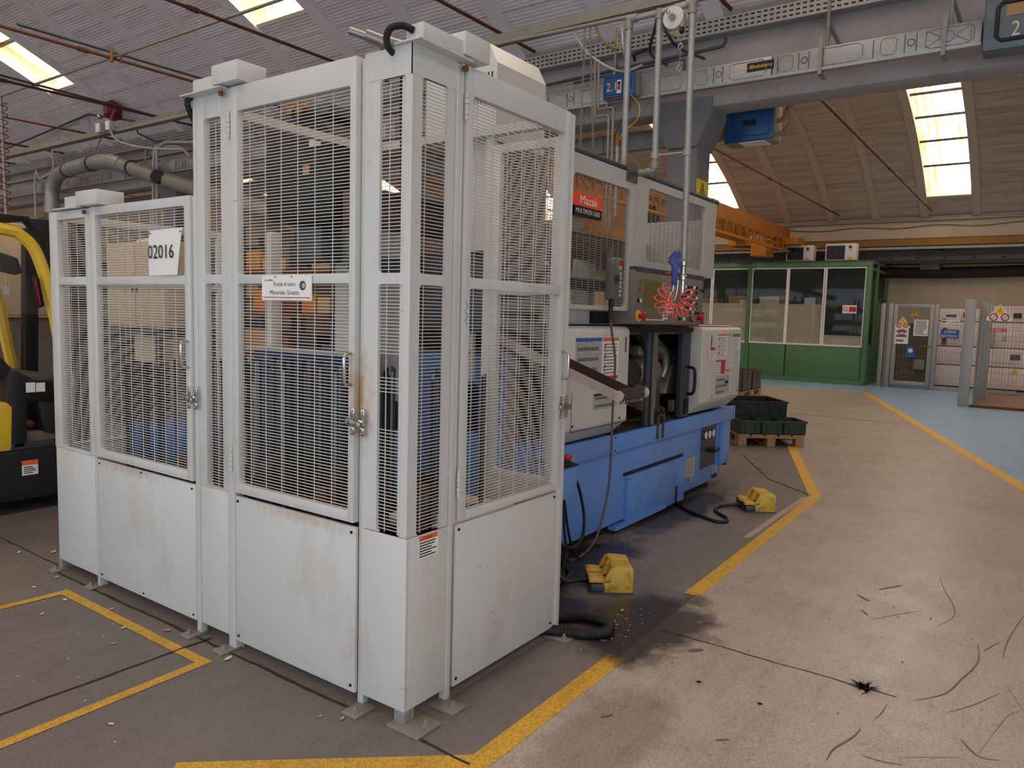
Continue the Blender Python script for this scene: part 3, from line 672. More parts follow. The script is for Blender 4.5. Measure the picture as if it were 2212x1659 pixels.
flat(inkred, ps, PS,(0,-1,0),(0,0,1),.008,.009,.293,.0125,'red_rule',.0008)
gear = MB().cyl((-.0212,.536,1.588),(-.0220,.536,1.588),.0185,n=14); gear.move(lambda p: (p.x,.536+(p.y-.536)*1.0,p.z)); gear.build('gear_picture', gunmet, ps)
MB().cyl((-.0221,.530,1.588),(-.0225,.530,1.588),.0095,n=14).build('gear_bore', paperg, ps)
for y in (.70,.60): MB().cyl((-.021,y,1.622),(-.024,y,1.622),.003,n=6).build('tack', brass, ps)
# ---------------------------------------------------------------- the lathe
mc = thing('lathe', 'blue and white twin-spindle lathe with open sliding door and gantry guard', 'lathe', (3.3,1.4,0))
# blue base
B((1.75,.57,.07),(4.74,2.3,.70)).build('base', blue, mc, bevel=.006)
B((4.70,.57,.20),(4.98,2.3,.70)).build('base_end', blue, mc, bevel=.006)
B((1.75,.540,.585),(2.54,.575,.712)).build('front_rail', blue, mc, bevel=.003); B((2.545,.535,.585),(4.99,.575,.706)).build('front_rail', blue, mc, bevel=.003)
B((4.70,.545,.19),(4.90,.575,.583)).build('corner_cover', blue, mc, bevel=.004)
MB().cyl((4.93,.6,.205),(4.93,.6,.15),.025,n=10).build('cable_gland', black, mc)
B((1.8,.62,.0),(4.6,2.2,.075)).build('plinth', blackst, mc)
B((2.66,.535,.028),(3.5,.60,.055)).build('skirt', blue, mc); 
m = MB(); m.box((2.835,.542,.03),(3.68,.575,.385)); m.box((3.735,.542,.03),(3.86,.575,.385)); m.box((3.68,.542,.165),(3.735,.575,.385)); m.build('access_cover', blue, mc, bevel=.003)
B((2.80,.566,.385),(3.86,.5695,.408)).build('cover_slot', blackst, mc)
B((3.68,.55,.03),(3.735,.568,.17)).build('hose_slot', blackst, mc)
for x in (2.86,3.82): bolt(mc,(x,.542,.36),'y',.005)
for x, z in ((1.79,.68),(1.79,.63),(2.60,.69),(2.60,.60),(4.94,.66),(4.94,.62)): bolt(mc,(x,.535,z),'y',.006)
MB().tube([(1.86,.535,.60),(1.86,.535,.66),(1.88,.535,.675),(1.895,.535,.66),(1.895,.535,.60)],.002,6,closed=True).build('seal_mark', blackst, mc)
# gauge recess
gp = B((4.25,.566,.21),(4.60,.569,.575)).build('gauge_panel', gunmet, mc)
for x in (4.31,4.40,4.487):
    g = MB().cyl((x,.566,.505),(x,.548,.505),.036,n=18).build('gauge', steel, gp, smooth=True)
    MB().cyl((x,.548,.505),(x,.5465,.505),.031,n=18).build('dial', paper, g); MB().bar((x-.012,.546,.49),(x+.014,.546,.518),.002).build('needle', ink, g)
B((4.40,.50,.345),(4.52,.567,.375)).build('valve', blackst, gp, bevel=.004); MB().cyl((4.42,.52,.36),(4.53,.52,.36),.02,n=10).build('valve_knob', blackst, gp)
dp = flat(paperg, mc, (3.92,.5685,.185),(1,0,0),(0,0,1),0,0,.205,.16,'data_plate',.002)
print_lines(inkg, dp,(3.92,.5665,.185),(1,0,0),(0,0,1),.02,.02,.18,.15,9,lift=.0006,fill=.25)
cp = flat(paperg, mc, (4.04,.5685,.135),(1,0,0),(0,0,1),0,0,.095,.05,'data_plate',.002); text('CE', ink, cp,(4.06,.566,.143),(1,0,0),(0,0,1),.032,.055)
lp = flat(paperg, mc, (4.54,.5685,.085),(1,0,0),(0,0,1),0,0,.12,.10,'data_plate',.002); flat(ink, lp,(4.54,.5665,.085),(1,0,0),(0,0,1),.0,.0,.12,.035,'plate_band'); print_lines(ink, lp,(4.54,.5665,.085),(1,0,0),(0,0,1),.03,.04,.09,.095,4)
for x in (3.25,3.345):
    MB().box((x,.522,.60),(x+.022,.535,.80)).box((x,.522,.79),(x+.022,.60,.805)).cyl((x+.011,.53,.815),(x+.011,.57,.83),.016,n=8).build('door_hook', oilmet, mc)
# white front covers
prof = [(.45,.825),(.45,1.405),(.458,1.428),(.48,1.44),(.60,1.44),(.60,.72),(.572,.72)]
cvL = MB().prism(prof,'x',1.785,2.585).build('front_cover', cover_w, mc, bevel=.022, seg=3)
cvR = MB().prism(prof,'x',3.875,4.80).build('front_cover', cover_w, mc, bevel=.022, seg=3)
def seam(par, x0, x1, z0, z1):
    m = MB(); w = .0025; y0, y1 = .4485, .452
    m.box((x0,y0,z0),(x1,y1,z0+w)); m.box((x0,y0,z0),(x0+w,y1,z1)); m.build('seam', blackst, par)
    return m
seam(cvL,1.858,2.50,.815,1.05); seam(cvR,4.10,4.76,.835,.865)
for x, z in ((1.875,.85),(2.475,.845)): bolt(cvL,(x,.45,z),'y',.008)
for x, z in ((4.13,.865),(4.74,.875)): bolt(cvR,(x,.45,z),'y',.007)
UX, UZ = (1,0,0), (0,0,1)
def lab(par, x0, z0, x1, z1, head, hm, rows, name='warning_label', bg=paper, y=.4494):
    o = flat(bg, par, (x0,y,z0),UX,UZ,0,0,x1-x0,z1-z0,name,.0005); w, h = x1-x0, z1-z0
    if hm: flat(hm, o, (x0,y,z0),UX,UZ,0,h*(1-head),w,h,'label_header',.001)
    print_lines(inkg, o, (x0,y,z0),UX,UZ,w*.07,h*.03,w*.93,h*(1-head)*.97,rows,lift=.001,fill=.35)
    return o
l1 = lab(cvL,1.885,1.15,2.20,1.372,.10,inkblu,3,'instruction_plate',bg=paperg)
m = MB()                                   # outline drawing of the machine on the plate
def ln(m,x0,z0,x1,z1,y=.4480,w=.0018): m.bar((x0,y,z0),(x1,y,z1),w,.0004,up=(0,1,0))
for a in ((1.91,1.27,2.18,1.27),(1.91,1.335,1.96,1.335),(1.96,1.335,1.96,1.30),(1.96,1.30,2.0,1.30),(2.0,1.30,2.0,1.345),(2.0,1.345,2.09,1.345),(2.09,1.345,2.09,1.30),(2.09,1.30,2.13,1.30),(2.13,1.30,2.13,1.335),(2.13,1.335,2.18,1.335),(2.18,1.335,2.18,1.27),(1.91,1.335,1.91,1.27),(2.02,1.31,2.07,1.31),(2.02,1.285,2.07,1.285)): ln(m,*a)
m.build('outline_drawing', inkg, l1)
l2 = lab(cvL,2.215,1.135,2.425,1.37,.09,inkor,10)
for z in (1.31,1.245,1.18): MB().bar((2.235,.448,z-.02),(2.245,.448,z+.02),.007,.0004,up=(0,1,0)).bar((2.238,.448,z),(2.258,.448,z+.018),.006,.0004,up=(0,1,0)).build('pictogram', ink, l2)
l3 = lab(cvL,2.215,1.085,2.425,1.128,.5,inkred,2)
l4 = lab(cvL,2.115,.925,2.43,1.03,.0,None,2,'instruction_plate',bg=paperg); flat(ink,l4,(2.115,.4494,.925),UX,UZ,.01,.085,.12,.10,'plate_band',.001)
B((2.518,.446,1.275),(2.528,.451,1.375)).build('finger_slot', gunmet, cvL)
l5 = lab(cvR,4.20,1.185,4.43,1.382,.08,inkor,11); 
for z in (1.335,1.27,1.21): MB().bar((4.22,.448,z-.02),(4.23,.448,z+.015),.007,.0004,up=(0,1,0)).bar((4.222,.448,z),(4.25,.448,z+.018),.006,.0004,up=(0,1,0)).build('pictogram', ink, l5)
lab(cvR,4.44,1.33,4.51,1.382,.3,inkor,3); lab(cvR,4.555,1.10,4.76,1.382,.10,inkgrn,16)
lab(cvR,4.19,1.075,4.30,1.165,.2,inkred,4); lab(cvR,4.305,1.03,4.41,1.16,.9,inkred,2); lab(cvR,4.44,1.04,4.51,1.075,.4,inkred,2)
l6 = lab(cvR,4.19,.865,4.52,1.03,.0,None,3,'instruction_plate',bg=paperg); flat(ink,l6,(4.19,.4494,.865),UX,UZ,.23,.09,.32,.115,'plate_band',.001)
l7 = flat(paper,cvR,(4.04,.4494,1.175),UX,UZ,0,0,.115,.10,'number_label'); flat(inkred,l7,(4.04,.4494,1.175),UX,UZ,.003,.072,.112,.098,'label_header',.001); text('51', ink, l7,(4.062,.4488,1.185),UX,UZ,.05,.06)
B((4.055,.446,1.27),(4.065,.451,1.375)).build('finger_slot', gunmet, cvR)
# body blocks around the working area
B((1.76,.96,.70),(2.60,2.2,1.40)).build('headstock_housing', oilmet, mc, bevel=.01); B((4.62,.62,.70),(4.88,2.2,1.40)).build('headstock_housing', mwhite, mc, bevel=.01)
B((2.60,1.45,.70),(4.62,2.2,1.40)).build('rear_housing', mwhite, mc); B((1.76,.75,1.402),(4.88,2.2,1.45)).build('roof_plate', gunmet, mc)
cav = MB(); cav.box((2.6,1.42,.70),(4.6,1.449,1.40)); cav.box((2.586,.60,.70),(2.605,1.45,1.42)); cav.box((4.6,.62,.70),(4.618,1.45,1.42)); cav.add([(2.6,.575,.706),(4.6,.575,.706),(4.6,1.42,.80),(2.6,1.42,.80)],[(0,1,2,3)]); cav.box((2.6,.58,1.38),(4.6,1.45,1.40)); cav.build('working_chamber', oilmet, mc)
MB().box((2.6,.53,1.40),(3.87,.60,1.437)).build('door_track', blackst, mc)
# spindle, turret and slanted guards inside
wkst = M('workshop_steel', (186,178,168), .42, .6, var=.35, scale=7)
SH = lambda p: (p.x+.33,p.y-.05,p.z)
ch = MB().lathe([(.13,0),(.135,.01),(.135,.16),(.10,.18),(.10,.30)],(3.10,.86,1.08),'x',26).move(lambda p: (6.40-p.x,p.y,p.z)).move(SH).build('chuck', wkst, mc, smooth=True)
MB().cyl((3.13,.86,1.08),(3.09,.86,1.08),.05,n=18).move(SH).build('chuck_bore', blackst, ch)
for k in range(3):
    a = k*2*pi/3+.5; MB().bar((3.10,.86+.03*cos(a),1.08+.03*sin(a)),(3.10,.86+.125*cos(a),1.08+.125*sin(a)),.045,.05,up=(1,0,0)).move(SH).build('chuck_jaw', wkst, ch, bevel=.004)
B((3.02,.80,1.21),(3.36,.98,1.29)).move(SH).build('toolpost_arm', wkst, mc, bevel=.02); MB().tube(smoothpath([(3.36,.82,1.26),(3.48,.80,1.22),(3.52,.80,1.10),(3.50,.82,1.02)],5),.035,10).move(SH).build('coolant_pipe', wkst, mc, smooth=True)
MB().prism([(3.50,.88),(3.80,.86),(3.92,1.06),(3.88,1.16),(3.62,1.12)],'y',.78,1.2).move(SH).build('turret', wkst, mc, bevel=.02); MB().cyl((3.80,.66,.97),(3.80,.80,.97),.075,n=18).cyl((3.88,.66,.93),(3.88,.80,.93),.055,n=16).move(SH).build('tool_holder', wkst, mc, smooth=True)
MB().prism([(3.02,1.38),(3.34,1.38),(3.95,1.13),(3.95,1.09),(3.30,1.20)],'y',.84,.86).move(SH).build('slanted_guard', wkst, mc)
MB().prism([(3.3,1.38),(3.75,1.38),(4.1,1.12),(4.0,1.12)],'y',.95,.97).move(SH).build('slanted_guard', brownm, mc)
MB().prism([(2.95,1.38),(3.12,1.38),(3.22,1.22),(3.12,1.20)],'y',.76,.78).move(SH).build('slanted_guard', gunmet, mc)
B((3.10,.70,.75),(3.22,.90,.95)).move(SH).build('chip_guard', brownm, mc, bevel=.01); B((3.5,.70,.74),(3.9,.76,.84)).move(SH).build('chip_guard', wkst, mc, bevel=.01)
for k in range(22):
    x = random.uniform(2.8,4.1); y = random.uniform(.62,.8); z = .715+(y-.575)*.11
    MB().tube([(x+.03*cos(t)*random.uniform(.6,1),y+.02*sin(t),z+.004*t) for t in [i*.7 for i in range(7)]],.003,4).build('swarf', steel, mc)
# sliding door, pushed open
dr = MB(); dr.box((3.72,.545,.715),(3.872,.598,1.42)); dr.build('sliding_door', gunmet, mc, bevel=.012)
B((3.065,.545,.715),(3.115,.575,1.40)).build('door_edge', gunmet, mc, bevel=.004); B((3.16,.54,.715),(3.225,.575,1.40)).build('door_edge', steel, mc, bevel=.004); B((3.12,.55,.715),(3.155,.575,1.40)).build('door_seal', black, mc)
MB().tube(smoothpath([(3.80,.545,1.12),(3.80,.49,1.11),(3.80,.475,1.07),(3.80,.475,.95),(3.80,.49,.91),(3.80,.535,.90)],5),.013,8).build('door_handle', black, mc, smooth=True)
MB().tube(smoothpath([(2.63,.56,.86),(2.63,.535,.85),(2.63,.53,.76),(2.63,.56,.75)],5),.01,8).build('door_handle', gunmet, mc, smooth=True)
B((3.77,.53,.74),(3.84,.546,.86)).build('door_lock', blackst, mc, bevel=.004)
# panel between the guard and the cover
B((1.76,.60,1.45),(2.60,.66,1.56)).build('fascia', mwhite, mc); B((2.30,.57,1.455),(2.52,.605,1.535)).build('vent_box', blackst, mc, bevel=.006)
# control panel
cpn = MB().box((2.53,.405,1.458),(3.70,.60,1.812)).build('control_panel', panelg, mc, bevel=.01)
CY = .4045
B((2.535,.40,1.80),(3.70,.60,1.83)).build('panel_visor', gunmet, cpn)
B((2.655,.4035,1.553),(2.932,.407,1.757)).build('screen_bezel', panelg, cpn); B((2.672,.4022,1.566),(2.918,.406,1.745)).build('screen', screenm, cpn)
def btn(x, z, mat, w=.012, h=.010, name='button', d=.008): return B((x-w,CY-d,z-h),(x+w,CY,z+h)).build(name, mat, cpn, bevel=.002)
btn(2.612,1.732,M('button_green',(40,130,70),.4,var=0),.014,.011); btn(2.604,1.686,red,.014,.011); btn(2.585,1.612,blackst,.012,.012); btn(2.615,1.612,paper,.012,.012)
for i in range(5):
    for j in range(7): btn(3.02+i*.032, 1.545+j*.028-(.0), paper if j < 3 else paperg, .012,.008,'key',.004)
for i in range(3):
    for j in range(3): btn(2.985+i*.03, 1.50+j*.02, paper, .011,.007,'key',.004)
for j, z in enumerate((1.735,1.70,1.66,1.62,1.58)):
    for i in range(6): btn(3.30+i*.055, z, (blackst,paper,blackst,blackst,paper,blackst)[(i+j)%6], .014,.010)
for i in range(6): btn(3.27+i*.04,1.50,(blackst,MATS['button_green'],paper,inkgrn,red,blackst)[i],.013,.012)
def estop(x, z, base):
    MB().cyl((x,CY,z),(x,CY-.008,z),.038,n=18).build('emergency_ring', base, cpn); MB().lathe([(.016,0),(.016,.025),(.028,.03),(.028,.045),(.02,.05)],(x,CY-.005,z),'y',16).move(lambda p: (p.x,2*CY-p.y-.01,p.z)).build('emergency_stop', red, cpn, smooth=True)
estop(2.595,1.512,inkyel); estop(3.60,1.512,panelg)
hw = MB().lathe([(.05,0),(.052,.004),(.052,.024),(.045,.03),(.02,.03)],(3.50,CY,1.528),'y',24).move(lambda p: (p.x,2*CY-p.y,p.z)).build('handwheel', chrome, cpn, smooth=True)
MB().cyl((3.525,CY-.03,1.545),(3.525,CY-.05,1.545),.009,n=10).build('handwheel_knob', blackst, hw)
MB().tube([(3.64,CY,1.72),(3.70,CY-.01,1.73),(3.73,.43,1.70),(3.735,.44,1.6),(3.70,.42,1.56)],.009,6).build('cable', black, cpn)
MB().tube([(2.66,.385,1.487),(2.95,.385,1.487)],.006,8).cyl((2.60,.385,1.487),(2.67,.385,1.487),.0025).build('pen', chrome, cpn)
# upper gantry guard
def rwin(y, d, x0, x1, z0, z1, wx0, wx1, wz0, wz1, r=.04, par=None):
    m = framed('Y',y,0,d,x0,x1,z0,z1,[(wx0,wx1,wz0,wz1)])
    for cx, sx in ((wx0,1),(wx1,-1)):
        for cz, sz in ((wz0,1),(wz1,-1)):
            n = 5; pts = [(cx,cz)]+[(cx+sx*r-sx*r*sin(t*pi/2/n), cz+sz*r-sz*r*cos(t*pi/2/n)) for t in range(n+1)]
            N = len(pts); m.add([(u,y,v) for u,v in pts]+[(u,y+d,v) for u,v in pts],[(i,(i+1)%N,N+(i+1)%N,N+i) for i in range(N)]+[tuple(range(N-1,-1,-1)),tuple(range(N,2*N))])
    o = m.build('guard_panel', mwhite, mc)
    wires('Y',y,d*.5,(wx0,wx1,wz0,wz1),o,pitch=.0135,vp=.072,w=.0028,mat=wire2)
    return o
wire2 = M('wire_paint_dull', (156,148,132), .5, var=.06)
gl = rwin(.45,.03,1.72,2.578,1.542,2.42,1.80,2.515,1.567,2.312)
gr = rwin(.452,.03,2.584,4.03,1.832,2.42,2.775,3.797,1.882,2.366)
B((4.0,.483,1.83),(4.03,1.2,2.30)).build('guard_side', mwhite, mc)
B((1.72,.483,2.39),(4.03,.53,2.42)).build('guard_frame', mwhite, mc); B((1.72,.48,1.54),(1.76,.53,2.42)).build('guard_frame', mwhite, mc)
MB().cyl((1.72,.47,2.44),(4.06,.47,2.44),.019,n=12).build('roof_pipe', gunmet, mc, smooth=True)
MB().cyl((3.99,.47,2.44),(4.07,.47,2.44),.024,n=12).build('pipe_cap', gunmet, mc, smooth=True)
for x in (2.66,3.95): MB().cyl((x,.47,2.44),(x+.03,.47,2.44),.023,n=12).build('pipe_clip', steel, mc, smooth=True)
for x in (2.25,2.27,2.29,2.4,2.42,2.44): MB().cyl((x-.5,.47,2.418),(x-.5,.47,2.404),.006,n=6).build('stud', blackst, mc)
# name plate
npl = B((1.795,.436,2.072),(2.112,.449,2.204)).build('name_plate', mzred, mc)
B((1.795,.4345,2.071),(2.112,.4505,2.126)).build('name_plate_band', ink, npl)
text('Mazak', paper, npl,(1.858,.4358,2.141),UX,UZ,.048,.20,thick=.0008); text('MULTIPLEX 6200', paper, npl,(1.812,.4343,2.088),UX,UZ,.026,.275,thick=.0008)
# gantry loader running above the machine
gt = MB().box((.75,1.05,1.93),(4.2,1.18,2.10)).build('gantry_beam', brownm, mc, bevel=.006)
B((.75,1.06,1.70),(4.2,1.14,1.78)).build('gantry_rail', gunmet, mc); B((.75,1.03,2.10),(4.2,1.07,2.115)).build('gantry_rail', steel, mc)
for x in (1.90,3.15,4.1): B((x,1.1,1.45),(x+.1,1.25,1.95)).build('gantry_post', mwhite, mc, bevel=.004)
B((2.25,.98,1.80),(2.40,1.06,1.86)).build('gripper', chrome, mc, bevel=.004); MB().lathe([(.03,0),(.035,.02),(.035,.08),(.02,.12)],(2.25,.98,2.02),'y',12).build('gripper_jaw', chrome, mc, smooth=True)
B((2.85,1.5,1.45),(3.15,1.9,2.2)).build('lubrication_cabinet', beige, mc, bevel=.01); B((3.0,1.35,1.5),(3.28,1.6,1.95)).build('motor_housing', blackst, mc, bevel=.02)
# louvred cabinet at the loader end
lc = MB().prism([(.45,2.34),(.45,2.70),(.50,2.795),(.90,2.80),(.90,2.34)],'x',1.062,1.49).build('louvred_cabinet', cover_w, mc); B((1.062,.45,1.81),(1.075,.70,2.34)).build('loader_cover', cover_w, mc)
for k in range(9): B((1.0585,.475+k*.022,2.52),(1.063,.481+k*.022,2.66)).build('louvre_slot', blackst, lc)
B((1.1,.5,1.40),(1.45,.95,1.81)).build('loader_housing', gunmet, mc, bevel=.02); B((1.12,.75,1.30),(1.4,1.0,1.81)).build('loader_motor', blackst, mc, bevel=.03)
B((1.58,.50,1.50),(1.60,.93,2.42)).build('rear_shield', M('dull_taupe',(128,121,110),.6,var=.15), mc); B((1.58,.52,1.26),(1.60,.93,1.50)).build('rear_shield', oilmet, mc)
# blue end cover seen through the guard
ec = B((1.585,.80,.12),(1.75,1.42,1.24)).build('end_cover', blue, mc, bevel=.012)
for k in range(14): B((1.58,.93,.80+k*.02),(1.586,1.045,.812+k*.02)).build('vent_slat', blackst, ec)
B((1.583,.925,.795),(1.5848,1.05,1.08)).build('vent_opening', blackst, ec)
MB().cyl((1.586,.87,1.17),(1.57,.87,1.17),.012,n=8).build('bolt', blackst, ec)

# chute for finished parts
chu = thing('parts_chute', 'sloping oily sheet metal chute sticking out beside the mesh guard', 'chute', (1.52,.4,1.2))
y0, y1 = -.10, .95; zz = lambda y: 1.088+.345*(y+.10)
def rail(x0, x1, h0, h1, name, mat): return MB().add([(x0,y0,zz(y0)+h0),(x1,y0,zz(y0)+h0),(x1,y1,zz(y1)+h0),(x0,y1,zz(y1)+h0),(x0,y0,zz(y0)+h1),(x1,y0,zz(y0)+h1),(x1,y1,zz(y1)+h1),(x0,y1,zz(y1)+h1)],[(0,3,2,1),(4,5,6,7),(0,1,5,4),(1,2,6,5),(2,3,7,6),(3,0,4,7)]).build(name, mat, chu)
rail(1.37,1.374,0,.052,'side_rail',pinkm); rail(1.666,1.67,-.075,.02,'side_rail',brownm)
MB().add([(1.374,y0,zz(y0)+.004),(1.666,y0,zz(y0)-.07),(1.666,y1,zz(y1)-.07),(1.374,y1,zz(y1)+.004)],[(0,1,2,3)]).build('chute_floor', oilmet, chu, normals=False); rail(1.42,1.43,-.01,.008,'guide_strip',brownm)
B((1.385,-.112,1.093),(1.658,-.104,1.150)).build('end_plate', M('end_plate_paint',(70,66,58),.5,.3,var=.25), chu, bevel=.002)
for x in (1.41,1.635): MB().cyl((x,-.112,1.12),(x,-.118,1.12),.008,n=8).build('bolt', steel, chu)
for x in (1.376,1.665): MB().lathe([(.026,0),(.028,.01),(.022,.02)],(x-.01,-.105,1.115),'x',14).build('end_lobe', pinkm, chu, smooth=True)
m = MB()
for k in range(26): m.bar((1.39+k*.0105,-.11,1.09),(1.386+k*.0105+random.uniform(-.01,.01),-.108,1.074+random.uniform(-.004,.004)),.004,.004)
m.build('swarf_fringe', steel, chu, kind='stuff')
B((1.46,.60,.0),(1.50,.64,1.33)).build('support_post', galvd, chu)

# emergency stop box standing left of the base
eb = thing('emergency_stop_box', 'blue box with red emergency stop button on its top, beside the guard', 'switch box', (1.70,.43,.47))
MB().prism([(.35,.47),(.52,.47),(.52,.665),(.35,.648)],'x',1.615,1.785).build('housing', blue, eb, bevel=.003)
MB().add([(1.61,.345,.648),(1.79,.345,.648),(1.79,.525,.667),(1.61,.525,.667),(1.61,.345,.655),(1.79,.345,.655),(1.79,.525,.674),(1.61,.525,.674)],[(0,3,2,1),(4,5,6,7),(0,1,5,4),(1,2,6,5),(2,3,7,6),(3,0,4,7)]).build('lid', blackst, eb)
MB().lathe([(.038,0),(.036,.012),(.024,.015),(.022,.03)],(1.735,.395,.655),'z',16).build('button_collar', black, eb, smooth=True); MB().lathe([(.02,0),(.032,.005),(.033,.02),(.026,.025)],(1.735,.395,.683),'z',18).build('button', red, eb, smooth=True)
MB().cyl((1.76,.40,.66),(1.80,.38,.69),.008,n=8).build('cable_gland', chrome, eb)
B((1.66,.47,.0),(1.72,.52,.47)).build('leg', blackst, eb)
# hand pendant on the guard
pd = thing('control_pendant', 'dark grey hand pendant with side keys hanging on the lathe guard', 'pendant', (2.24,.40,1.62))
m = MB().prism([(2.172,1.605),(2.262,1.605),(2.276,1.63),(2.300,1.845),(2.285,1.862),(2.195,1.862),(2.178,1.84)],'y',.375,.43); m.build('housing', M('pendant_grey',(96,94,88),.45,var=.1), pd, bevel=.012)
MB().cyl((2.215,.375,1.735),(2.215,.362,1.735),.026,n=18).cyl((2.215,.362,1.735),(2.215,.356,1.735),.014,n=14).build('jog_dial', gunmet, pd, smooth=True)
for k in range(6): B((2.252,.368,1.625+k*.026),(2.272,.376,1.642+k*.026)).build('key', paperg, pd)
B((2.262,.366,1.82),(2.29,.376,1.845)).build('stop_key', red, pd); B((2.245,.368,1.79),(2.268,.376,1.81)).build('key', paperg, pd)
MB().tube([(2.205+.004*(k%2),.40,1.605-.008*k) for k in range(16)],.013,10,rib=.25).build('strain_relief', black, pd)
MB().tube(smoothpath([(2.207,.40,1.49),(2.225,.395,1.40),(2.26,.385,1.25),(2.262,.385,1.15),(2.235,.375,.9),(2.225,.37,.6),(2.20,.37,.4),(2.10,.38,.15),(2.0,.42,.05),(1.9,.46,.04),(1.82,.44,.2)],8),.008,8).build('cable', M('cable_brown',(96,78,70),.5,var=.1), pd, smooth=True)
B((2.20,.425,1.86),(2.26,.45,1.92)).build('hook', chrome, pd)
for i, (pts, r) in enumerate((([(1.80,.40,.60),(1.86,.38,.5),(1.90,.36,.32),(1.86,.35,.2),(1.74,.36,.17),(1.62,.40,.25),(1.56,.45,.3)],.009),([(1.64,.42,.47),(1.60,.40,.3),(1.61,.38,.15),(1.64,.37,.03)],.008),([(1.76,.42,.47),(1.74,.40,.3),(1.72,.37,.15),(1.66,.36,.02)],.008),([(1.70,.44,.47),(1.68,.42,.42),(1.60,.42,.36)],.012),([(1.79,.44,.47),(1.82,.42,.25),(1.90,.42,.09),(2.0,.42,.02)],.008))):
    tag(MB().tube(smoothpath(pts,8),r,8).build('hanging_cable', black, smooth=True), ['black cable looping below the emergency stop box','straight black cable dropping left under the emergency stop box','black cable slanting to the floor under the emergency stop box','thick short black cable leaving the emergency stop box towards the guard','black cable sagging along the base from the emergency stop box'][i], 'cable', 'cables below the emergency stop box')
# manual and papers on the right cover
mn = tag(B((3.93,.52,1.442),(4.66,.78,1.462)).build('manual', inkred), 'red and white manual lying on the right front cover', 'manual'); B((3.95,.518,1.447),(4.665,.775,1.457)).build('pages', paper, mn)
bx_ = tag(B((3.95,.62,1.464),(4.30,.80,1.56)).build('carton', M('carton_navy',(30,44,90),.5,var=.05)), 'small dark blue carton standing on the right front cover', 'carton'); text('ITE', paper, bx_,(4.08,.6195,1.51),UX,UZ,.028)
# ---------------------------------------------------------------- overhead services
bb = thing('busbar_trunking', 'galvanised busbar trunking with stamped covers along the concrete beam', 'busbar', (4.68,5,3.54))
yy = -1.24
while yy < 20:
    y2 = yy+1.5
    B((4.62,yy+.004,3.545),(4.74,y2-.004,3.71)).build('trunking_section', galv, bb, bevel=.004)
    if yy < 13:
        for a, b_ in ((.05,.36),(.80,1.12)):
            MB().tube([(4.6185,yy+u,z) for u, z in ((a+.03,3.562),(b_-.03,3.562),(b_,3.585),(b_,3.67),(b_-.03,3.693),(a+.03,3.693),(a,3.67),(a,3.585))],.0035,4,closed=True).build('pressed_rim', galv, bb)
        for a in (.42,.50,.72,1.2,1.28,1.45): B((4.6165,yy+a,3.56),(4.62,yy+a+.006,3.695)).build('pressed_rib', gunmet, bb)
        for a in (.46,1.24): MB().tube([(4.619,yy+a+.025*cos(t),3.63+.025*sin(t)) for t in [k*pi/6 for k in range(12)]],.003,4,closed=True).build('knockout', gunmet, bb)
        for a in (.56,1.33): MB().tube([(4.6185,yy+u,z) for u, z in ((a+.02,3.565),(a+.09,3.565),(a+.11,3.585),(a+.11,3.67),(a+.09,3.69),(a+.02,3.69),(a,3.67),(a,3.585))],.003,4,closed=True).build('tap_door', galv, bb)
    yy = y2
B((4.60,-1.24,3.525),(4.645,20,3.545)).build('lower_flange', galv, bb)
lb_ = flat(ink, bb, (4.6195,.47,3.605),(0,-1,0),(0,0,1),0,0,.225,.075,'maker_label',.002); text('Blindosbarra', inkyel, lb_,(4.617,.45,3.63),(0,-1,0),(0,0,1),.03,.19,shear=.3)
# stamped end plate and tap-off box at the right end
MB().tube([(4.6185,y,z) for y, z in ((-1.17,3.57),(-1.08,3.62),(-1.08,3.64),(-1.17,3.69))],.004,4,closed=True).build('pressed_rim', galv, bb); MB().tube([(4.6185,y,z) for y, z in ((-.88,3.57),(-.97,3.62),(-.97,3.64),(-.88,3.69))],.004,4,closed=True).build('pressed_rim', galv, bb)
MB().tube([(4.6185,-1.025+.04*cos(t),3.63+.04*sin(t)) for t in [k*pi/6 for k in range(12)]],.004,4,closed=True).build('pressed_rim', galv, bb)
for y in (-1.0,-.13,1.80,4.6,7.4,10.2,13):
    h = MB().bar((4.60,y,3.49),(4.60,y,3.78),.03,.012,up=(1,0,0)).box((4.59,y-.015,3.49),(4.76,y+.015,3.51)).build('hanger_strap', galvd, bb)
    MB().cyl((4.67,y-.03,3.71),(4.67,y-.03,4.10),.014,n=10).build('hanger_rod', galvd, h, smooth=True); MB().bar((4.67,y-.03,3.92),(4.96,y-.09,3.74),.02,.03).build('hanger_strut', galvd, h); B((4.985,y-.16,3.68),(5.0,y-.05,3.84)).build('wall_plate', galvd, h)
tb = thing('tap_off_box', 'galvanised tap-off box with blue rim at the right end of the busbar', 'electrical box', (4.65,-1.55,3.45))
B((4.56,-1.95,3.46),(4.76,-1.25,3.83)).build('housing', M('dull_zinc',(96,108,114),.4,.5,var=.35,scale=9), tb, bevel=.012); MB().tube([(4.555,y,z) for y, z in ((-1.88,3.52),(-1.36,3.52),(-1.33,3.55),(-1.33,3.75),(-1.36,3.78),(-1.88,3.78)) ],.014,8,closed=True).build('lid_rim', dark, tb, smooth=True)
text('2', scrapm, tb,(4.557,-1.42,3.54),(0,-1,0),(0,0,1),.10,.05); flat(card, tb,(4.558,-1.38,3.68),(0,-1,0),(0,0,1),0,0,.35,.08,'label_strip',.002)
b21 = thing('tap_off_box', 'blue tap-off box chalked 2.1 hanging on the busbar', 'electrical box', (4.6,1.62,3.53))
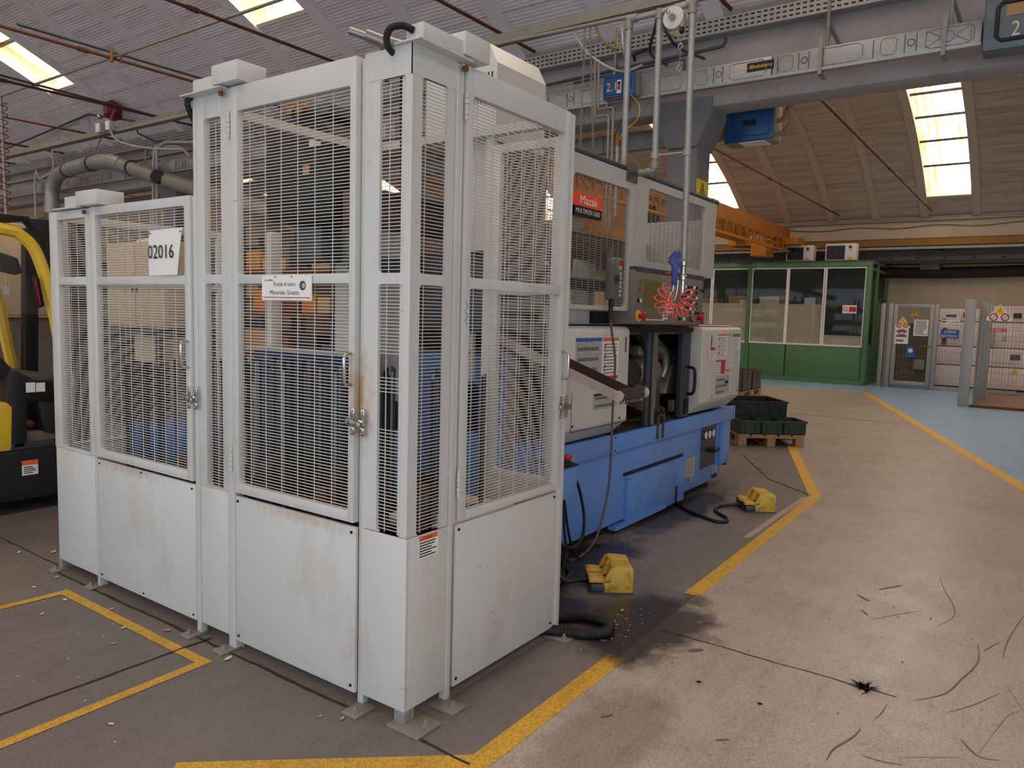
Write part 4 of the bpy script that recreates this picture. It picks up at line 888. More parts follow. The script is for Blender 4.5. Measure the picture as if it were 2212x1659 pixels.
B((4.52,1.455,3.535),(4.618,1.795,3.755)).build('housing', galvd, b21, bevel=.008); B((4.495,1.458,3.54),(4.52,1.792,3.75)).build('lid', boxblue, b21, bevel=.01)
MB().tube([(4.494,y,z) for y, z in ((1.775,3.565),(1.57,3.565),(1.56,3.575),(1.56,3.715),(1.57,3.725),(1.775,3.725))],.005,6,closed=True).build('lid_emboss', boxblue, b21)
text('2.1', scrapm, b21,(4.493,1.755,3.60),(0,-1,0),(0,0,1),.075,.10); flat(paper,b21,(4.494,1.645,3.57),(0,-1,0),(0,0,1),0,0,.045,.12,'fuse_label',.002); flat(inkred,b21,(4.491,1.638,3.60),(0,-1,0),(0,0,1),0,0,.03,.04,'label_band',.001); flat(ink,b21,(4.491,1.638,3.645),(0,-1,0),(0,0,1),0,0,.03,.03,'label_band',.001)
MB().cyl((4.485,1.515,3.585),(4.485,1.515,3.70),.013,n=10).build('lid_handle', boxblue, b21, smooth=True)
# trays
pt = thing('cable_tray', 'perforated galvanised cable tray under the vault springing', 'cable tray', (4.95,8,4.09))
m = MB().box((4.855,-.95,4.075),(4.86,22,4.205)).box((4.855,-.95,4.07),(4.96,22,4.075)); m.build('tray', galv, pt)
m = MB(); y = -.92
while y < 14:
    for z in (4.10,4.14,4.18): m.box((4.8535,y,z-.007),(4.8552,y+.032,z+.007))
    y += .055
m.build('slot', blackst, pt, kind='stuff')
for y in (-.1,3.0,6.1,9.2,12.3): MB().bar((4.88,y,4.07),(4.99,y,3.93),.03,.04).build('bracket', galvd, pt)
ct = thing('lighting_channel', 'plain grey steel lighting channel crossing below the near vault', 'channel', (3.6,6,3.87))
MB().prism([(3.55,3.94),(3.55,3.87),(3.655,3.87),(3.655,3.94),(3.645,3.94),(3.645,3.88),(3.56,3.88),(3.56,3.94)],'y',-2.4,15).build('channel', galvd, ct)
for i, y in enumerate((9.25,8.98)):
    j = thing('junction_box', ('small grey junction box on the channel, left of its twin','small white junction box on the channel, right of its twin')[i], 'junction box', (3.53,y,3.9), group='junction boxes on the lighting channel'); B((3.48,y-.06,3.88),(3.55,y+.06,4.01)).build('housing', conduit, j, bevel=.006); B((3.472,y-.055,3.885),(3.48,y+.055,4.005)).build('lid', paper, j, bevel=.004)
def pipe(name, pts, r, mat, label, cat='pipe', n=10, smoothn=0, group=None, rib=0):
    P = smoothpath(pts, smoothn) if smoothn else pts
    return tag(MB().tube(P, r, n, rib=rib).build(name, mat, smooth=True), label, cat, group)
pipe('grey_hose',[(3.5,8.95,3.88),(3.5,8.75,3.72),(3.6,8.3,3.60),(3.9,7.8,3.58)],.014,conduit,'pale hose drooping from the white junction box','hose',8,6)
# galvanised air drop frame
fr = thing('air_pipe_frame', 'galvanised pipe frame of three drops above the lathe carrying the air gun', 'pipe frame', (2.6,.35,2.4)); r = .020
MB().tube([(2.6,.555,2.45),(2.6,.557,3.385),(2.6,.535,3.41),(2.6,.33,3.41),(2.6,.13,3.425)],r,12).build('pipe', galv, fr, smooth=True)
MB().tube([(2.6,.345,3.41),(2.6,.335,2.47),(2.6,.345,2.442),(2.6,.37,2.432),(2.6,.55,2.432)],r,12).build('pipe', galv, fr, smooth=True)
MB().tube([(2.6,.128,3.43),(2.6,.108,1.87)],r,12).build('drop_pipe', galv, fr, smooth=True)
for p, q in (((2.6,.557,3.345),(2.6,.557,3.40)),((2.6,.565,3.41),(2.6,.50,3.41)),((2.6,.345,3.37),(2.6,.345,3.43)),((2.6,.165,3.423),(2.6,.10,3.425)),((2.6,.128,3.36),(2.6,.128,3.43)),((2.6,.336,2.50),(2.6,.336,2.45)),((2.6,.39,2.432),(2.6,.35,2.432)),((2.6,.555,2.43),(2.6,.555,2.52))): MB().cyl(p,q,.027,n=12).build('fitting', galvd, fr, smooth=True)
MB().cyl((2.6,.336,2.53),(2.6,.115,2.53),.009,n=8).build('brace', galv, fr, smooth=True)
for y in (.336,.12): MB().cyl((2.6,y,2.51),(2.6,y,2.55),.028,n=12).build('clamp', galv, fr, smooth=True)
B((2.44,.44,2.36),(2.58,.452,2.47)).build('mounting_plate', oilmet, fr)
MB().tube([(2.6,.50,3.425),(2.6,1.5,3.445),(2.6,7,3.46)],.013,10).build('feed_pipe', galvd, fr, smooth=True)
MB().lathe([(.018,0),(.018,.08),(.024,.085),(.024,.11),(.014,.12),(.014,.17),(.022,.175),(.022,.20)],(2.6,.107,1.66),'z',12).build('coupling', chrome, fr, smooth=True)
rb = thing('spring_balancer', 'round white spring balancer hanging from the air pipe frame', 'balancer', (2.6,.235,3.35))
MB().lathe([(.03,-.02),(.066,-.018),(.068,-.01),(.068,.02),(.05,.03)],(2.575,.235,3.345),'x',28).build('drum', cover_w, rb, smooth=True); MB().lathe([(.02,-.012),(.02,.0),(.012,.002)],(2.55,.235,3.345),'x',16).build('hub', steel, rb, smooth=True)
MB().tube([(2.53,.26,3.39),(2.53,.27,3.375),(2.53,.255,3.36),(2.53,.245,3.378)],.003,4).build('drum_marking', ink, rb); MB().cyl((2.575,.18,3.36),(2.575,.18,3.28),.018,n=10).build('cable_guide', galvd, rb, smooth=True); MB().sphere((2.575,.18,3.262),.018).build('stop_ball', black, rb, smooth=True)
MB().cyl((2.6,.235,3.41),(2.6,.235,3.44),.012,n=8).build('hanger_hook', steel, rb)
MB().cyl((2.575,.182,3.24),(2.575,.185,3.02),.003,n=6).build('wire_rope', steel, rb); MB().tube(smoothpath([(2.575,.19,3.19),(2.575,.17,3.17),(2.575,.19,3.15),(2.575,.20,3.17)],4),.005,6,closed=True).build('snap_hook', steel, rb); MB().tube(smoothpath([(2.575,.195,3.06),(2.575,.178,3.04),(2.575,.19,3.01),(2.575,.205,3.03)],4),.005,6,closed=True).build('snap_hook', steel, rb)
def chain(name, p, q, label, link=.03, mat=None, w=.009):
    p = Vector(p); q = Vector(q); d = (q-p); n = int(d.length/(link*.72)); d.normalize(); a = d.cross(Vector((0,1,.1))).normalized(); b = d.cross(a); m = MB()
    for i in range(n):
        c = p+d*(i+.5)*link*.72; u = a if i % 2 else b
        m.tube([c+d*link*.5*cos(t)+u*w*sin(t) for t in [k*pi/4 for k in range(8)]],.003,4,closed=True)
    return tag(m.build(name, mat or galvd), label, 'chain')
chain('hoist_chain',(3.6,1.48,3.88),(3.6,1.485,2.90),'left of two thin hoist chains hanging beside the blue 2.1 box'); chain('hoist_chain',(3.6,1.435,3.88),(3.6,1.36,2.85),'right of two thin hoist chains hanging beside the blue 2.1 box')
# blue air gun and red coil hose
ag = thing('air_gun', 'blue air blow gun hooked on the drop pipe above the coil hose', 'air gun', (2.6,.16,1.75))
R_ = Vector((.579,-.815,0)); gc = Vector((2.57,.15,1.80))
def G(u, z, d=0): return tuple(gc+R_*u+Vector((0,0,z))+Vector((-.815,-.579,0))*d)
def gpoly(name, pts, d0, d1, mat):
    n = len(pts); m = MB(); m.add([G(u,z,d0) for u,z in pts]+[G(u,z,d1) for u,z in pts],[(i,(i+1)%n,n+(i+1)%n,n+i) for i in range(n)]+[tuple(range(n-1,-1,-1)),tuple(range(n,2*n))]); return m.build(name, mat, ag, bevel=.003)
gpoly('body',[(-.045,.055),(-.040,.075),(-.005,.115),(.022,.125),(.028,.10),(.022,.06),(.012,-.09),(-.016,-.09),(-.022,.03)],-.012,.012,gunblue)
gpoly('trigger',[(.03,.06),(.045,.0),(.072,-.035),(.062,-.04),(.036,-.012),(.022,.04)],-.008,.008,gunblue); gpoly('valve_tab',[(-.06,-.012),(-.02,-.005),(-.02,-.016),(-.06,-.022)],-.005,.005,red)
MB().tube([G(-.045,.075),G(-.02,.105),G(.0,.13)],.004,6).build('hook', gunblue, ag); MB().tube(smoothpath([G(.012,.12),G(.03,.17),G(.06,.205),G(.095,.22)],5),.004,6).build('nozzle', steel, ag, smooth=True)
chs = thing('coil_hose', 'bright red coiled air hose hanging in loops before the control panel', 'hose', (2.57,.15,1.55)); hc = (.012,-.185)
for k, (an, ln_, wd) in enumerate(((126,.128,.026),(150,.13,.024),(174,.135,.021),(197,.135,.021),(217,.13,.018),(240,.115,.016),(266,.115,.011),(292,.11,.009),(309,.13,.009),(334,.125,.019),(357,.125,.021),(30,.125,.023))):
    a = radians(an); e = (cos(a),sin(a)); f_ = (-sin(a),cos(a)); pts = []
    for t in range(18):
        th = 2*pi*t/18; q = .028+(ln_-.028)*.5*(1-cos(th)); s = wd*sin(th); pts.append(G(hc[0]+e[0]*q+f_[0]*s, hc[1]+e[1]*q+f_[1]*s, .014*sin(th)+.003*k-.01))
    MB().tube(pts,.0046,8,closed=True).build('loop', coilred, chs, smooth=True)
MB().tube(smoothpath([G(-.005,-.09),G(-.01,-.13),G(-.03,-.165),G(-.035,-.19)],5),.005,8).build('tail', chrome, chs, smooth=True); MB().tube(smoothpath([G(.022,-.06),G(.02,-.11),G(.012,-.16),G(.005,-.185)],5),.005,8).build('tail', chrome, chs, smooth=True)
# pipes near the beam
pipe('compressed_air_pipe',[(4.85,22,3.86),(4.85,2.6,3.89),(4.85,.78,3.945),(4.85,.76,3.98),(4.85,.76,4.02)],.015,gunmet,'dark upper pipe running just above the busbar')
vp_ = pipe('compressed_air_pipe',[(4.80,2.3,3.84),(4.80,1.2,3.885),(4.80,1.12,3.87),(4.80,1.12,3.78)],.013,gunmet,'short lower pipe above the blue 2.1 box'); MB().bar((4.83,1.64,3.95),(4.80,1.64,4.0),.02).bar((4.80,1.65,4.0),(4.80,1.50,4.035),.012,.02).build('lever_valve', blackst, vp_)
pipe('drop_pipe',[(4.2,1.72,3.80),(4.2,1.70,3.32),(4.2,1.69,3.30),(4.2,1.58,3.30),(4.2,1.557,3.28),(4.2,1.55,2.30)],.012,galvd,'left of the two thin drop pipes below the blue 2.1 box'); pipe('drop_pipe',[(4.2,1.68,3.80),(4.2,1.67,3.38),(4.2,1.66,3.36),(4.2,1.53,3.36),(4.2,1.513,3.34),(4.2,1.508,2.30)],.012,galvd,'right of the two thin drop pipes below the blue 2.1 box')
fh = pipe('flexible_conduit',[(4.55,1.56,3.54),(4.4,1.47,3.40),(4.25,1.46,3.2),(4.2,1.458,3.10)],.022,gunmet,'thick grey flexible conduit dropping from the blue 2.1 box','conduit',10,6); MB().lathe([(.028,0),(.028,.05),(.022,.055),(.022,.1)],(4.2,1.458,3.02),'z',12).build('gland', brass, fh, smooth=True); MB().cyl((4.2,1.458,3.05),(4.2,1.455,2.4),.017,n=10).build('rigid_conduit', galv, fh, smooth=True)
pipe('earth_wire',[(4.5,1.5,3.54),(4.4,1.36,3.4),(4.3,1.33,3.25),(4.2,1.42,3.12),(4.2,1.45,3.0)],.003,inkyel,'thin yellow-green earth wire beside the flexible conduit','wire',6,6)
pipe('white_hose',[(3.62,1.61,3.93),(3.62,1.60,3.86),(3.62,1.53,3.74),(3.62,1.40,3.60),(3.8,1.25,3.52),(4.4,1.35,3.75)],.011,conduit,'white hose curving from the channel to the blue 2.1 box','hose',8,6); pipe('white_hose',[(3.62,1.155,3.96),(3.62,1.15,3.8),(3.62,1.13,3.62),(3.9,1.25,3.6),(4.5,1.6,3.76)],.010,conduit,'straight white hose falling behind the pipe frame','hose',8,6)
pipe('dark_hose',[(3.62,.83,3.92),(3.62,.86,3.75),(3.8,.98,3.62),(4.6,1.2,3.78)],.012,dark,'left dark blue hose looping behind the pipe frame','hose',8,6); pipe('dark_hose',[(3.62,.82,3.92),(3.62,.78,3.72),(3.8,.74,3.62),(4.6,.85,3.78)],.012,dark,'right dark blue hose looping behind the pipe frame','hose',8,6)
for i, (y, lb) in enumerate(((1.38,'left'),(.86,'right'))): pipe('drain_pipe',[(3.62,y+.03,3.92),(3.65,y,3.80),(3.72,y-.05,3.72),(3.82,y-.08,3.72),(3.86,y-.06,3.80),(3.86,y-.06,3.90)],.012,tan,'%s brown hooked drain pipe by the grey channel' % lb,'pipe',8,5)
# second busbar beyond the beam with its blue box
b2 = thing('busbar_trunking', 'second dull busbar trunking seen beyond the concrete column', 'busbar', (5.9,4,3.36))
for k in range(9):
    y0_ = 1.02+k*1.5; B((5.85,y0_+.003,3.365),(5.97,y0_+1.497,3.56)).build('trunking_section', galvd, b2, bevel=.004)
    for a in (.2,.75,1.2): MB().tube([(5.8485,y0_+u,z) for u, z in ((a,3.39),(a+.2,3.39),(a+.2,3.535),(a,3.535))],.003,4,closed=True).build('pressed_rim', galvd, b2)
fb = thing('distribution_box', 'large dark blue distribution box hanging right of the concrete column', 'electrical box', (5.7,.77,3.25))
B((5.62,.515,3.255),(5.85,1.01,3.60)).build('housing', galvd, fb, bevel=.008); B((5.595,.52,3.26),(5.62,1.005,3.60)).build('lid', boxblue, fb, bevel=.012)
MB().tube([(5.592,y,z) for y, z in ((.95,3.31),(.57,3.31),(.56,3.32),(.56,3.54),(.57,3.55),(.95,3.55),(.96,3.54),(.96,3.32))],.006,6,closed=True).build('lid_emboss', boxblue, fb); flat(ink,fb,(5.594,.82,3.41),(0,-1,0),(0,0,1),0,0,.13,.055,'maker_label',.002); B((5.6,.60,3.248),(5.80,.85,3.256)).build('warning_strip', paper, fb)
for i, (z, zt) in enumerate(((3.43,3.50),(3.30,3.47))): pipe('flexible_conduit',[(5.62,.52,z),(5.6,.44,z+.005),(5.5,.36-.03*i,z+.07),(5.42,.33-.02*i,3.50),(5.38,.28,3.525)],.022,tan,('upper','lower')[i]+' tan flexible conduit leaving the dark blue box','conduit',10,6,rib=.08)
cb = pipe('steel_conduit',[(5.34,.30,3.525),(5.34,-3.5,3.525)],.022,galv,'galvanised conduit under the rear edge of the beam','conduit')
B((5.33,.24,3.49),(5.38,.30,3.56)).build('coupling', galv, cb); B((5.33,-1.45,3.47),(5.38,-1.40,3.56)).build('clip', galv, cb)
ws = tag(B((5.0,1.024,2.625),(5.27,1.029,2.83)).build('warning_sign', inkyel), 'yellow warning triangle sign on the concrete column', 'sign')
MB().tube([(5.06,1.0225,2.655),(5.21,1.0225,2.655),(5.135,1.0225,2.805)],.005,4,closed=True).build('triangle', ink, ws); B((5.127,1.022,2.685),(5.143,1.024,2.75)).build('pictogram', ink, ws)
# overhead crane in the far bay
cr_ = thing('overhead_crane', 'orange overhead travelling crane girder in the far bay', 'crane', (12,4,3.6))
B((5.9,3.85,3.56),(18.3,4.10,3.88)).build('girder', orange, cr_, bevel=.01)
m = B((5.9,4.9,3.56),(18.3,5.1,3.84)); m.build('girder', orange, cr_, bevel=.01)
for k in range(26):
    x = 6.1+k*.46; MB().bar((x,3.82,3.30),(x,3.82,3.58),.04).build('lattice_post', orange, cr_)
B((5.9,3.79,3.27),(18.2,3.85,3.32)).build('lattice_chord', orange, cr_)
for k in range(20): MB().bar((6.3+k*.6,3.82,3.56),(6.6+k*.6,3.82,3.32),.025).build('lattice_diagonal', orange, cr_)
for x in (17.8,): B((x,3.5,3.45),(x+.6,5.3,3.62)).build('end_carriage', orange, cr_, bevel=.01)
B((16.9,4.0,3.1),(17.5,4.4,3.5)).build('hoist', orange, cr_, bevel=.02); MB().cyl((18.2,3.95,3.6),(18.7,3.95,3.6),.05).build('buffer', orange, cr_)
B((9.2,4.15,2.75),(10.2,4.7,3.4)).build('trolley', orange, cr_, bevel=.02); B((10.4,4.1,2.9),(10.9,4.6,3.5)).build('control_cabinet', blackst, cr_, bevel=.02)
# left ceiling
pipe('water_pipe',[(2.6,3.8,4.275),(2.6,14,4.275)],.016,galvd,'grey water pipe lying across the rusty tie rods')
wv = pipe('branch_pipe',[(1.6,7.0,4.31),(4.68,7.0,4.31)],.014,gunmet,'thin dark branch pipe beside the third tie rod'); MB().cyl((2.55,7.0,4.20),(2.55,7.0,4.36),.022,n=10).cyl((2.66,7.0,4.22),(2.66,7.0,4.33),.014,n=8).build('valve', brass, wv, smooth=True)
pipe('branch_pipe',[(1.4,9.02,4.30),(4.7,9.02,4.22)],.014,gunmet,'thin dark branch pipe beside the fourth tie rod'); pipe('branch_pipe',[(2.6,4.62,4.40),(1.2,4.62,4.44)],.014,gunmet,'short dark stub pipe by the upper skylight')
pipe('crossing_pipe',[(4.3,15,4.30),(4.3,11.3,4.56),(4.3,11.2,4.56),(4.3,9.8,4.28),(4.32,9.75,4.10),(4.5,9.6,4.0),(4.7,8.8,3.95)],.016,gunmet,'dark pipe bending under the vault above the silver duct')
du = thing('air_duct', 'silver spiral air duct bending along the beam above the low guard', 'duct', (4.3,10.5,3.6))
MB().tube(smoothpath([(4.3,12.6,3.15),(4.3,12.58,3.45),(4.3,12.35,3.68),(4.3,11.9,3.75),(4.3,11.3,3.77)],5),.115,16).build('elbow', galv, du, smooth=True); MB().tube([(4.3,11.35,3.77),(4.3,10.85,3.775)],.112,16).build('duct_run', galvd, du, smooth=True)
MB().tube(smoothpath([(4.3,10.9,3.775),(4.3,10.5,3.74),(4.3,10.2,3.66)],5),.118,16).build('elbow', galv, du, smooth=True); MB().tube([(4.3,10.25,3.67),(4.3,9.1,3.37),(4.3,5.5,2.50)],.110,16).build('duct_run', galvd, du, smooth=True)
MB().tube([(4.3,12.6,3.2),(4.3,12.6,3.05)],.13,16).build('duct_collar', galv, du, smooth=True); MB().tube([(4.3,12.6,3.08-.035*k) for k in range(32)],.12,14,rib=.10).build('flexible_hose', M('brown_flex',(110,86,54),.5,.3,var=.3), du, smooth=True)
MB().cyl((4.22,9.0,3.36),(4.16,8.97,3.37),.10,n=18).build('blank_flange', blackst, du, smooth=True)
for y, z in ((12.0,3.74),(11.15,3.77),(9.9,3.585)): MB().cyl((4.3,y-.02,z),(4.3,y+.02,z),.125,n=16).build('clamp_ring', gunmet, du, smooth=True)
chain('duct_chain',(4.3,12.3,4.4),(4.3,12.3,3.82),'left chain holding up the silver duct',.05,w=.014); chain('duct_chain',(4.3,11.2,4.55),(4.3,11.2,3.88),'right chain holding up the silver duct',.05,w=.014); chain('duct_chain',(3.7,9.2,4.24),(4.2,10.9,3.86),'slanting chain running from a tie rod to the silver duct',.05,w=.014)
rl = thing('alarm_beacon', 'red alarm beacon fixed under the near vault', 'beacon', (4.2,10.25,4.5)); MB().lathe([(.02,-.10),(.13,-.06),(.17,0),(.12,.08),(.05,.12)],(4.2,10.25,4.47),'y',6).build('housing', darkred, rl); MB().sphere((4.05,10.35,4.36),.04).build('lamp', chrome, rl, smooth=True)
for i, (pts) in enumerate(([(4.5,9.59,.0),(4.5,9.58,1.9),(4.5,9.55,3.75),(4.5,9.50,3.88),(4.5,9.33,3.95),(4.5,9.08,3.93),(4.5,8.5,3.87)],[(4.5,9.68,.0),(4.5,9.67,1.9),(4.5,9.64,3.72),(4.55,9.5,3.9),(4.6,9.1,3.88),(4.62,8.85,3.72)],[(4.5,13.79,.0),(4.5,13.72,3.6),(4.5,13.5,3.74),(4.5,13.0,3.86),(4.5,12.99,4.2)])): pipe('conduit_arch',pts,.022,conduit,('front grey conduit arching right of the silver duct','rear grey conduit arching right of the silver duct','grey conduit rising left of the silver duct')[i],'conduit',8,5)
ca = pipe('air_drop',[(2.6,10.08,4.26),(2.6,10.07,4.1),(2.6,10.03,2.55)],.02,galv,'pale vertical air drop wrapped in red coiled tube at the far left')
MB().tube([(2.6+.06*cos(t*.7),10.05+.08*sin(t*.7),4.2-.0105*t) for t in range(140)],.006,5).build('coiled_tube', darkred, ca)
sd = pipe('extraction_duct',[(4.3,16,3.1),(4.3,13.0,2.9)],.11,galvd,'brown horizontal duct behind the forklift','duct',14)
# ---------------------------------------------------------------- green office, wall, fence
of = thing('site_office', 'green metal site office with a row of white-framed windows', 'office', (17.8,4.5,0)); OX = 17.8
B((OX-.01,1.75,0),(OX+.05,8.2,.12)).build('sill_beam', green, of); B((OX-.02,1.74,2.86),(OX+.06,8.2,2.97)).build('head_beam', green, of, bevel=.01)
for y in (1.75,4.60,8.1): B((OX-.015,y,.0),(OX+.06,y+.115,2.9)).build('post', green, of, bevel=.006)
pan = [(1.87,3.66),(3.67,4.60),(4.70,5.64),(5.65,6.6),(6.61,8.1)]
for a, b_ in pan: B((OX+.01,a+.01,.12),(OX+.04,b_-.01,.94)).build('wall_panel', green, of, bevel=.004)
for a, b_ in ((1.875,2.765),(2.825,3.665),(3.715,4.595),(4.70,5.64),(5.70,6.6),(6.65,8.05)):
    w = framed('X',OX,-.005,.045,a-.025,b_+.025,.925,2.865,[(a+.012,b_-.012,.965,2.83)]).build('window_frame', paper, of); B((OX+.018,a+.01,.96),(OX+.024,b_-.01,2.835)).build('pane', glassw, w); B((OX+.03,a+.01,.96),(OX+.034,b_-.01,1.95 if a > 2.8 else 1.2)).build('frosted_film', frost, w)
B((OX,1.74,2.95),(20.15,8.2,3.02)).build('roof', M('office_roof',(86,92,74),.7,var=.2), of)
for x0, x1 in ((17.9,18.6),(18.75,19.9)): w = framed('Y',1.75,0,.05,x0-.04,x1+.04,.9,2.85,[(x0,x1,.98,2.78)]).build('window_frame', green, of); B((x0,1.77,.98),(x1,1.776,2.78)).build('pane', glassw, w)
for x in (17.84,18.66,20.0): B((x,1.742,0),(x+.07,1.80,2.95)).build('post', green, of)
B((17.85,1.755,0),(20.1,1.79,.9)).build('wall_panel', green, of); B((18.8,1.73,.05),(19.8,1.752,2.1)).build('door', green, of, bevel=.004); MB().bar((18.1,1.6,2.02),(18.75,1.55,2.08),.03).build('door_closer', blackst, of); B((19.6,1.71,1.55),(19.68,1.73,1.85)).build('handle', blackst, of)
B((20.1,1.78,0),(20.14,8.2,2.9)).build('rear_wall', M('office_interior',(70,66,60),.8,var=.1), of); B((17.9,1.8,.02),(20.1,8.2,.05)).build('floor_panel', plasterg, of)
sgn = tag(B((OX-.012,2.03,1.74),(OX-.007,2.35,1.94)).build('notice', paper), 'small red and white notice on the rightmost office window', 'sign'); B((OX-.014,2.04,1.78),(OX-.012,2.20,1.90)).build('red_field', inkred, sgn); MB().cyl((OX-.012,2.28,1.84),(OX-.014,2.28,1.84),.05,n=16).build('prohibition_mark', inkred, sgn); MB().cyl((OX-.014,2.28,1.84),(OX-.015,2.28,1.84),.036,n=16).build('mark_centre', paper, sgn)
for i, (x, y, z, w, d, h, t) in enumerate(((18.1,5.62,1.45,.55,.5,.30,'NIX'),(18.1,5.62,1.76,.55,.5,.32,'NIX'),(18.2,4.75,1.40,.6,.85,.75,'okc'),(18.4,3.9,1.55,.5,.55,.62,''))):
    c = tag(B((x,y,z),(x+d,y+w,z+h)).build('cardboard_box', card, bevel=.004), ('lower brown carton with arrows stacked inside the office','upper brown carton with arrows stacked inside the office','wide brown carton behind the office glass','tall brown carton behind the second office window')[i], 'carton', 'cartons inside the office')
    if t == 'NIX': text('NIX', ink, c,(x-.002,y+w-.02,z+.08),(0,-1,0),(0,0,1),.10); MB().bar((x-.004,y+.04,z+.20),(x-.004,y+.26,z+.20),.03,.03).build('arrow_mark', ink, c)
    elif t: text(t, M('carton_print',(96,76,58),.8,var=0), c,(x-.002,y+w-.12,z+.35),(0,-1,0),(0,0,1),.14,.4)
tag(B((18.0,5.3,.75),(18.9,6.4,1.44)).build('desk', wood), 'wooden desk inside the office carrying the cartons', 'desk'); tag(B((18.05,3.7,.05),(18.9,5.25,1.39)).build('filing_cabinet', beige, bevel=.01), 'pale filing cabinet inside the office under the cartons', 'cabinet'); tag(B((18.6,2.0,.05),(19.2,2.9,1.6)).build('locker', dark, bevel=.01), 'dark locker inside the office behind the notice', 'locker')
for i, (y0, y1, z1) in enumerate(((3.22,3.89,3.45),(2.21,2.93,3.47))):
    ac = thing('air_conditioner', ('left white air conditioner outdoor unit on the office roof','right white air conditioner outdoor unit on the office roof')[i], 'air conditioner', (18.35,(y0+y1)/2,3.02), group='air conditioners on the office roof'); z0 = 3.06; yc = y1-.02-(y1-y0)*.32
    B((18.2,y0,z0),(18.5,y1,z1)).build('casing', paper, ac, bevel=.012); B((18.192,y0+(y1-y0)*.36,z0+.02),(18.2,y1-.03,z1-.05)).build('fan_recess', dark, ac)
    for k in range(9): B((18.185,y0+(y1-y0)*.36,z0+.03+k*.037),(18.192,y1-.03,z0+.036+k*.037)).build('grille_bar', gunmet, ac)
    for k in range(7): B((18.183,y0+(y1-y0)*(.37+.085*k),z0+.02),(18.187,y0+(y1-y0)*(.37+.085*k)+.005,z1-.05)).build('grille_bar', gunmet, ac)
    MB().cyl((18.19,yc,z0+.18),(18.18,yc,z0+.18),.035,n=14).build('fan_hub', gunmet, ac); MB().cyl((18.199,y0+.14,z1-.09),(18.197,y0+.14,z1-.09),.04,n=14).build('logo_mark', M('logo_navy',(40,40,80),.5,var=0), ac); MB().cyl((18.197,y0+.125,z1-.10),(18.195,y0+.125,z1-.10),.025,n=12).build('logo_mark', inkred, ac)
    B((18.196,y0+.08,z0+.01),(18.2,y0+.19,z0+.07)).build('warning_label', inkyel, ac); B((18.25,y0+.02,3.02),(18.45,y1-.02,3.06)).build('foot', gunmet, ac)
    text('GREE', inkg, ac,(18.198,y0+.20,z1-.17),(0,-1,0),(0,0,1),.025,.12)
# services along the far wall
tag(B((18.95,-8.5,3.44),(19.05,17,3.60)).build('crane_rail', M('rail_ochre',(150,106,50),.6,.2,var=.2)), 'ochre crane rail running along the end wall', 'rail')
ft = thing('cable_tray', 'pale slotted cable tray below the crane rail on the end wall', 'cable tray', (19.0,4,3.36)); B((19.0,-8.5,3.36),(19.12,17,3.42)).build('tray', galv, ft); m = MB()
for k in range(230): m.box((18.995,-8+k*.1,3.36),(19.0,-7.95+k*.1,3.42))
m.build('rung', conduit, ft, kind='stuff')
dk = thing('conductor_rail', 'dark perforated conductor rail under the slotted tray', 'rail', (19.3,4,3.1)); B((19.3,-8.5,3.10),(19.36,17,3.20)).build('rail', gunmet, dk)
for k in range(40): MB().cyl((19.3,-8+k*.6,3.15),(19.29,-8+k*.6,3.15),.03,n=8).build('stud', blackst, dk)
tag(MB().tube(smoothpath([(19.9,-8.5,2.86),(19.9,-3,2.88),(19.9,-1.2,2.86),(19.9,1.0,2.83),(19.9,3.5,2.92)],6),.14,14).build('lagged_pipe', M('dark_lagging',(48,38,36),.8,var=.2,bump=.3,bump_scale=8), smooth=True), 'thick dark lagged pipe along the end wall right of the office', 'pipe')
for i, z in enumerate((4.20,4.06)): tag(MB().cyl((19.0-.0*i,-8.5,z+.0),(19.0,17,z),.035,n=10).build('steel_conduit', galv, smooth=True), ('upper','lower')[i]+' bright conduit where the far vault meets the end wall', 'conduit')
tag(MB().tube(smoothpath([(19.02,-3+k*.9,3.90+.03*(-1)**k) for k in range(12)],4),.008,6).build('thin_cable', blackst, smooth=True), 'thin clipped cable sagging along the edge beam', 'cable')
# switchgear behind the fence
for i, (y0, y1, z1, mt) in enumerate(((-.45,.52,1.93,cream),(-1.45,-.47,2.0,cream),(-2.4,-1.47,1.98,cream))):
    s_ = thing('switchgear_cabinet', ('cream switchgear cabinet behind the blue fence sign','cream switchgear cabinet left of centre in the right-hand cage','cream switchgear cabinet at the far right of the cage')[i], 'cabinet', (19.6,(y0+y1)/2,0), group='switchgear cabinets in the cage'); fx = 19.2
    B((fx,y0,.05),(20.1,y1,z1)).build('casing', mt, s_, bevel=.01)
    for k, (a, b_) in enumerate(((.1,.55),(.58,1.0),(1.03,1.6),(1.63,z1-.05))): B((fx-.012,y0+.03,a),(fx,y1-.03,b_)).build('door', mt, s_, bevel=.004)
    for z in (.56,1.01,1.62): B((fx-.006,y0,z-.012),(fx-.001,y1,z+.012)).build('joint_strip', gunmet, s_)
    B((fx-.03,y0+.2,1.72),(fx-.01,y0+.36,1.84)).build('meter', blackst, s_, bevel=.006); B((fx-.03,y0+.15,.75),(fx-.01,y0+.35,.88)).build('nameplate', gunmet, s_); B((fx-.05,y1-.3,1.05),(fx-.012,y1-.2,1.45)).build('fuse_unit', (darkred,conduit,conduit)[i], s_, bevel=.01)
    MB().cyl((fx-.012,(y0+y1)/2,1.25),(fx-.06,(y0+y1)/2,1.25),.05,n=12).build('switch', conduit, s_, smooth=True); B((fx-.016,y0+.5,1.68),(fx-.011,y0+.72,1.78)).build('blue_label', inkblu, s_)
    MB().add([(fx-.014,y0+.15,.42),(fx-.014,y0+.33,.42),(fx-.014,y0+.24,.56)],[(0,1,2)]).build('warning_triangle', inkyel, s_, normals=False)
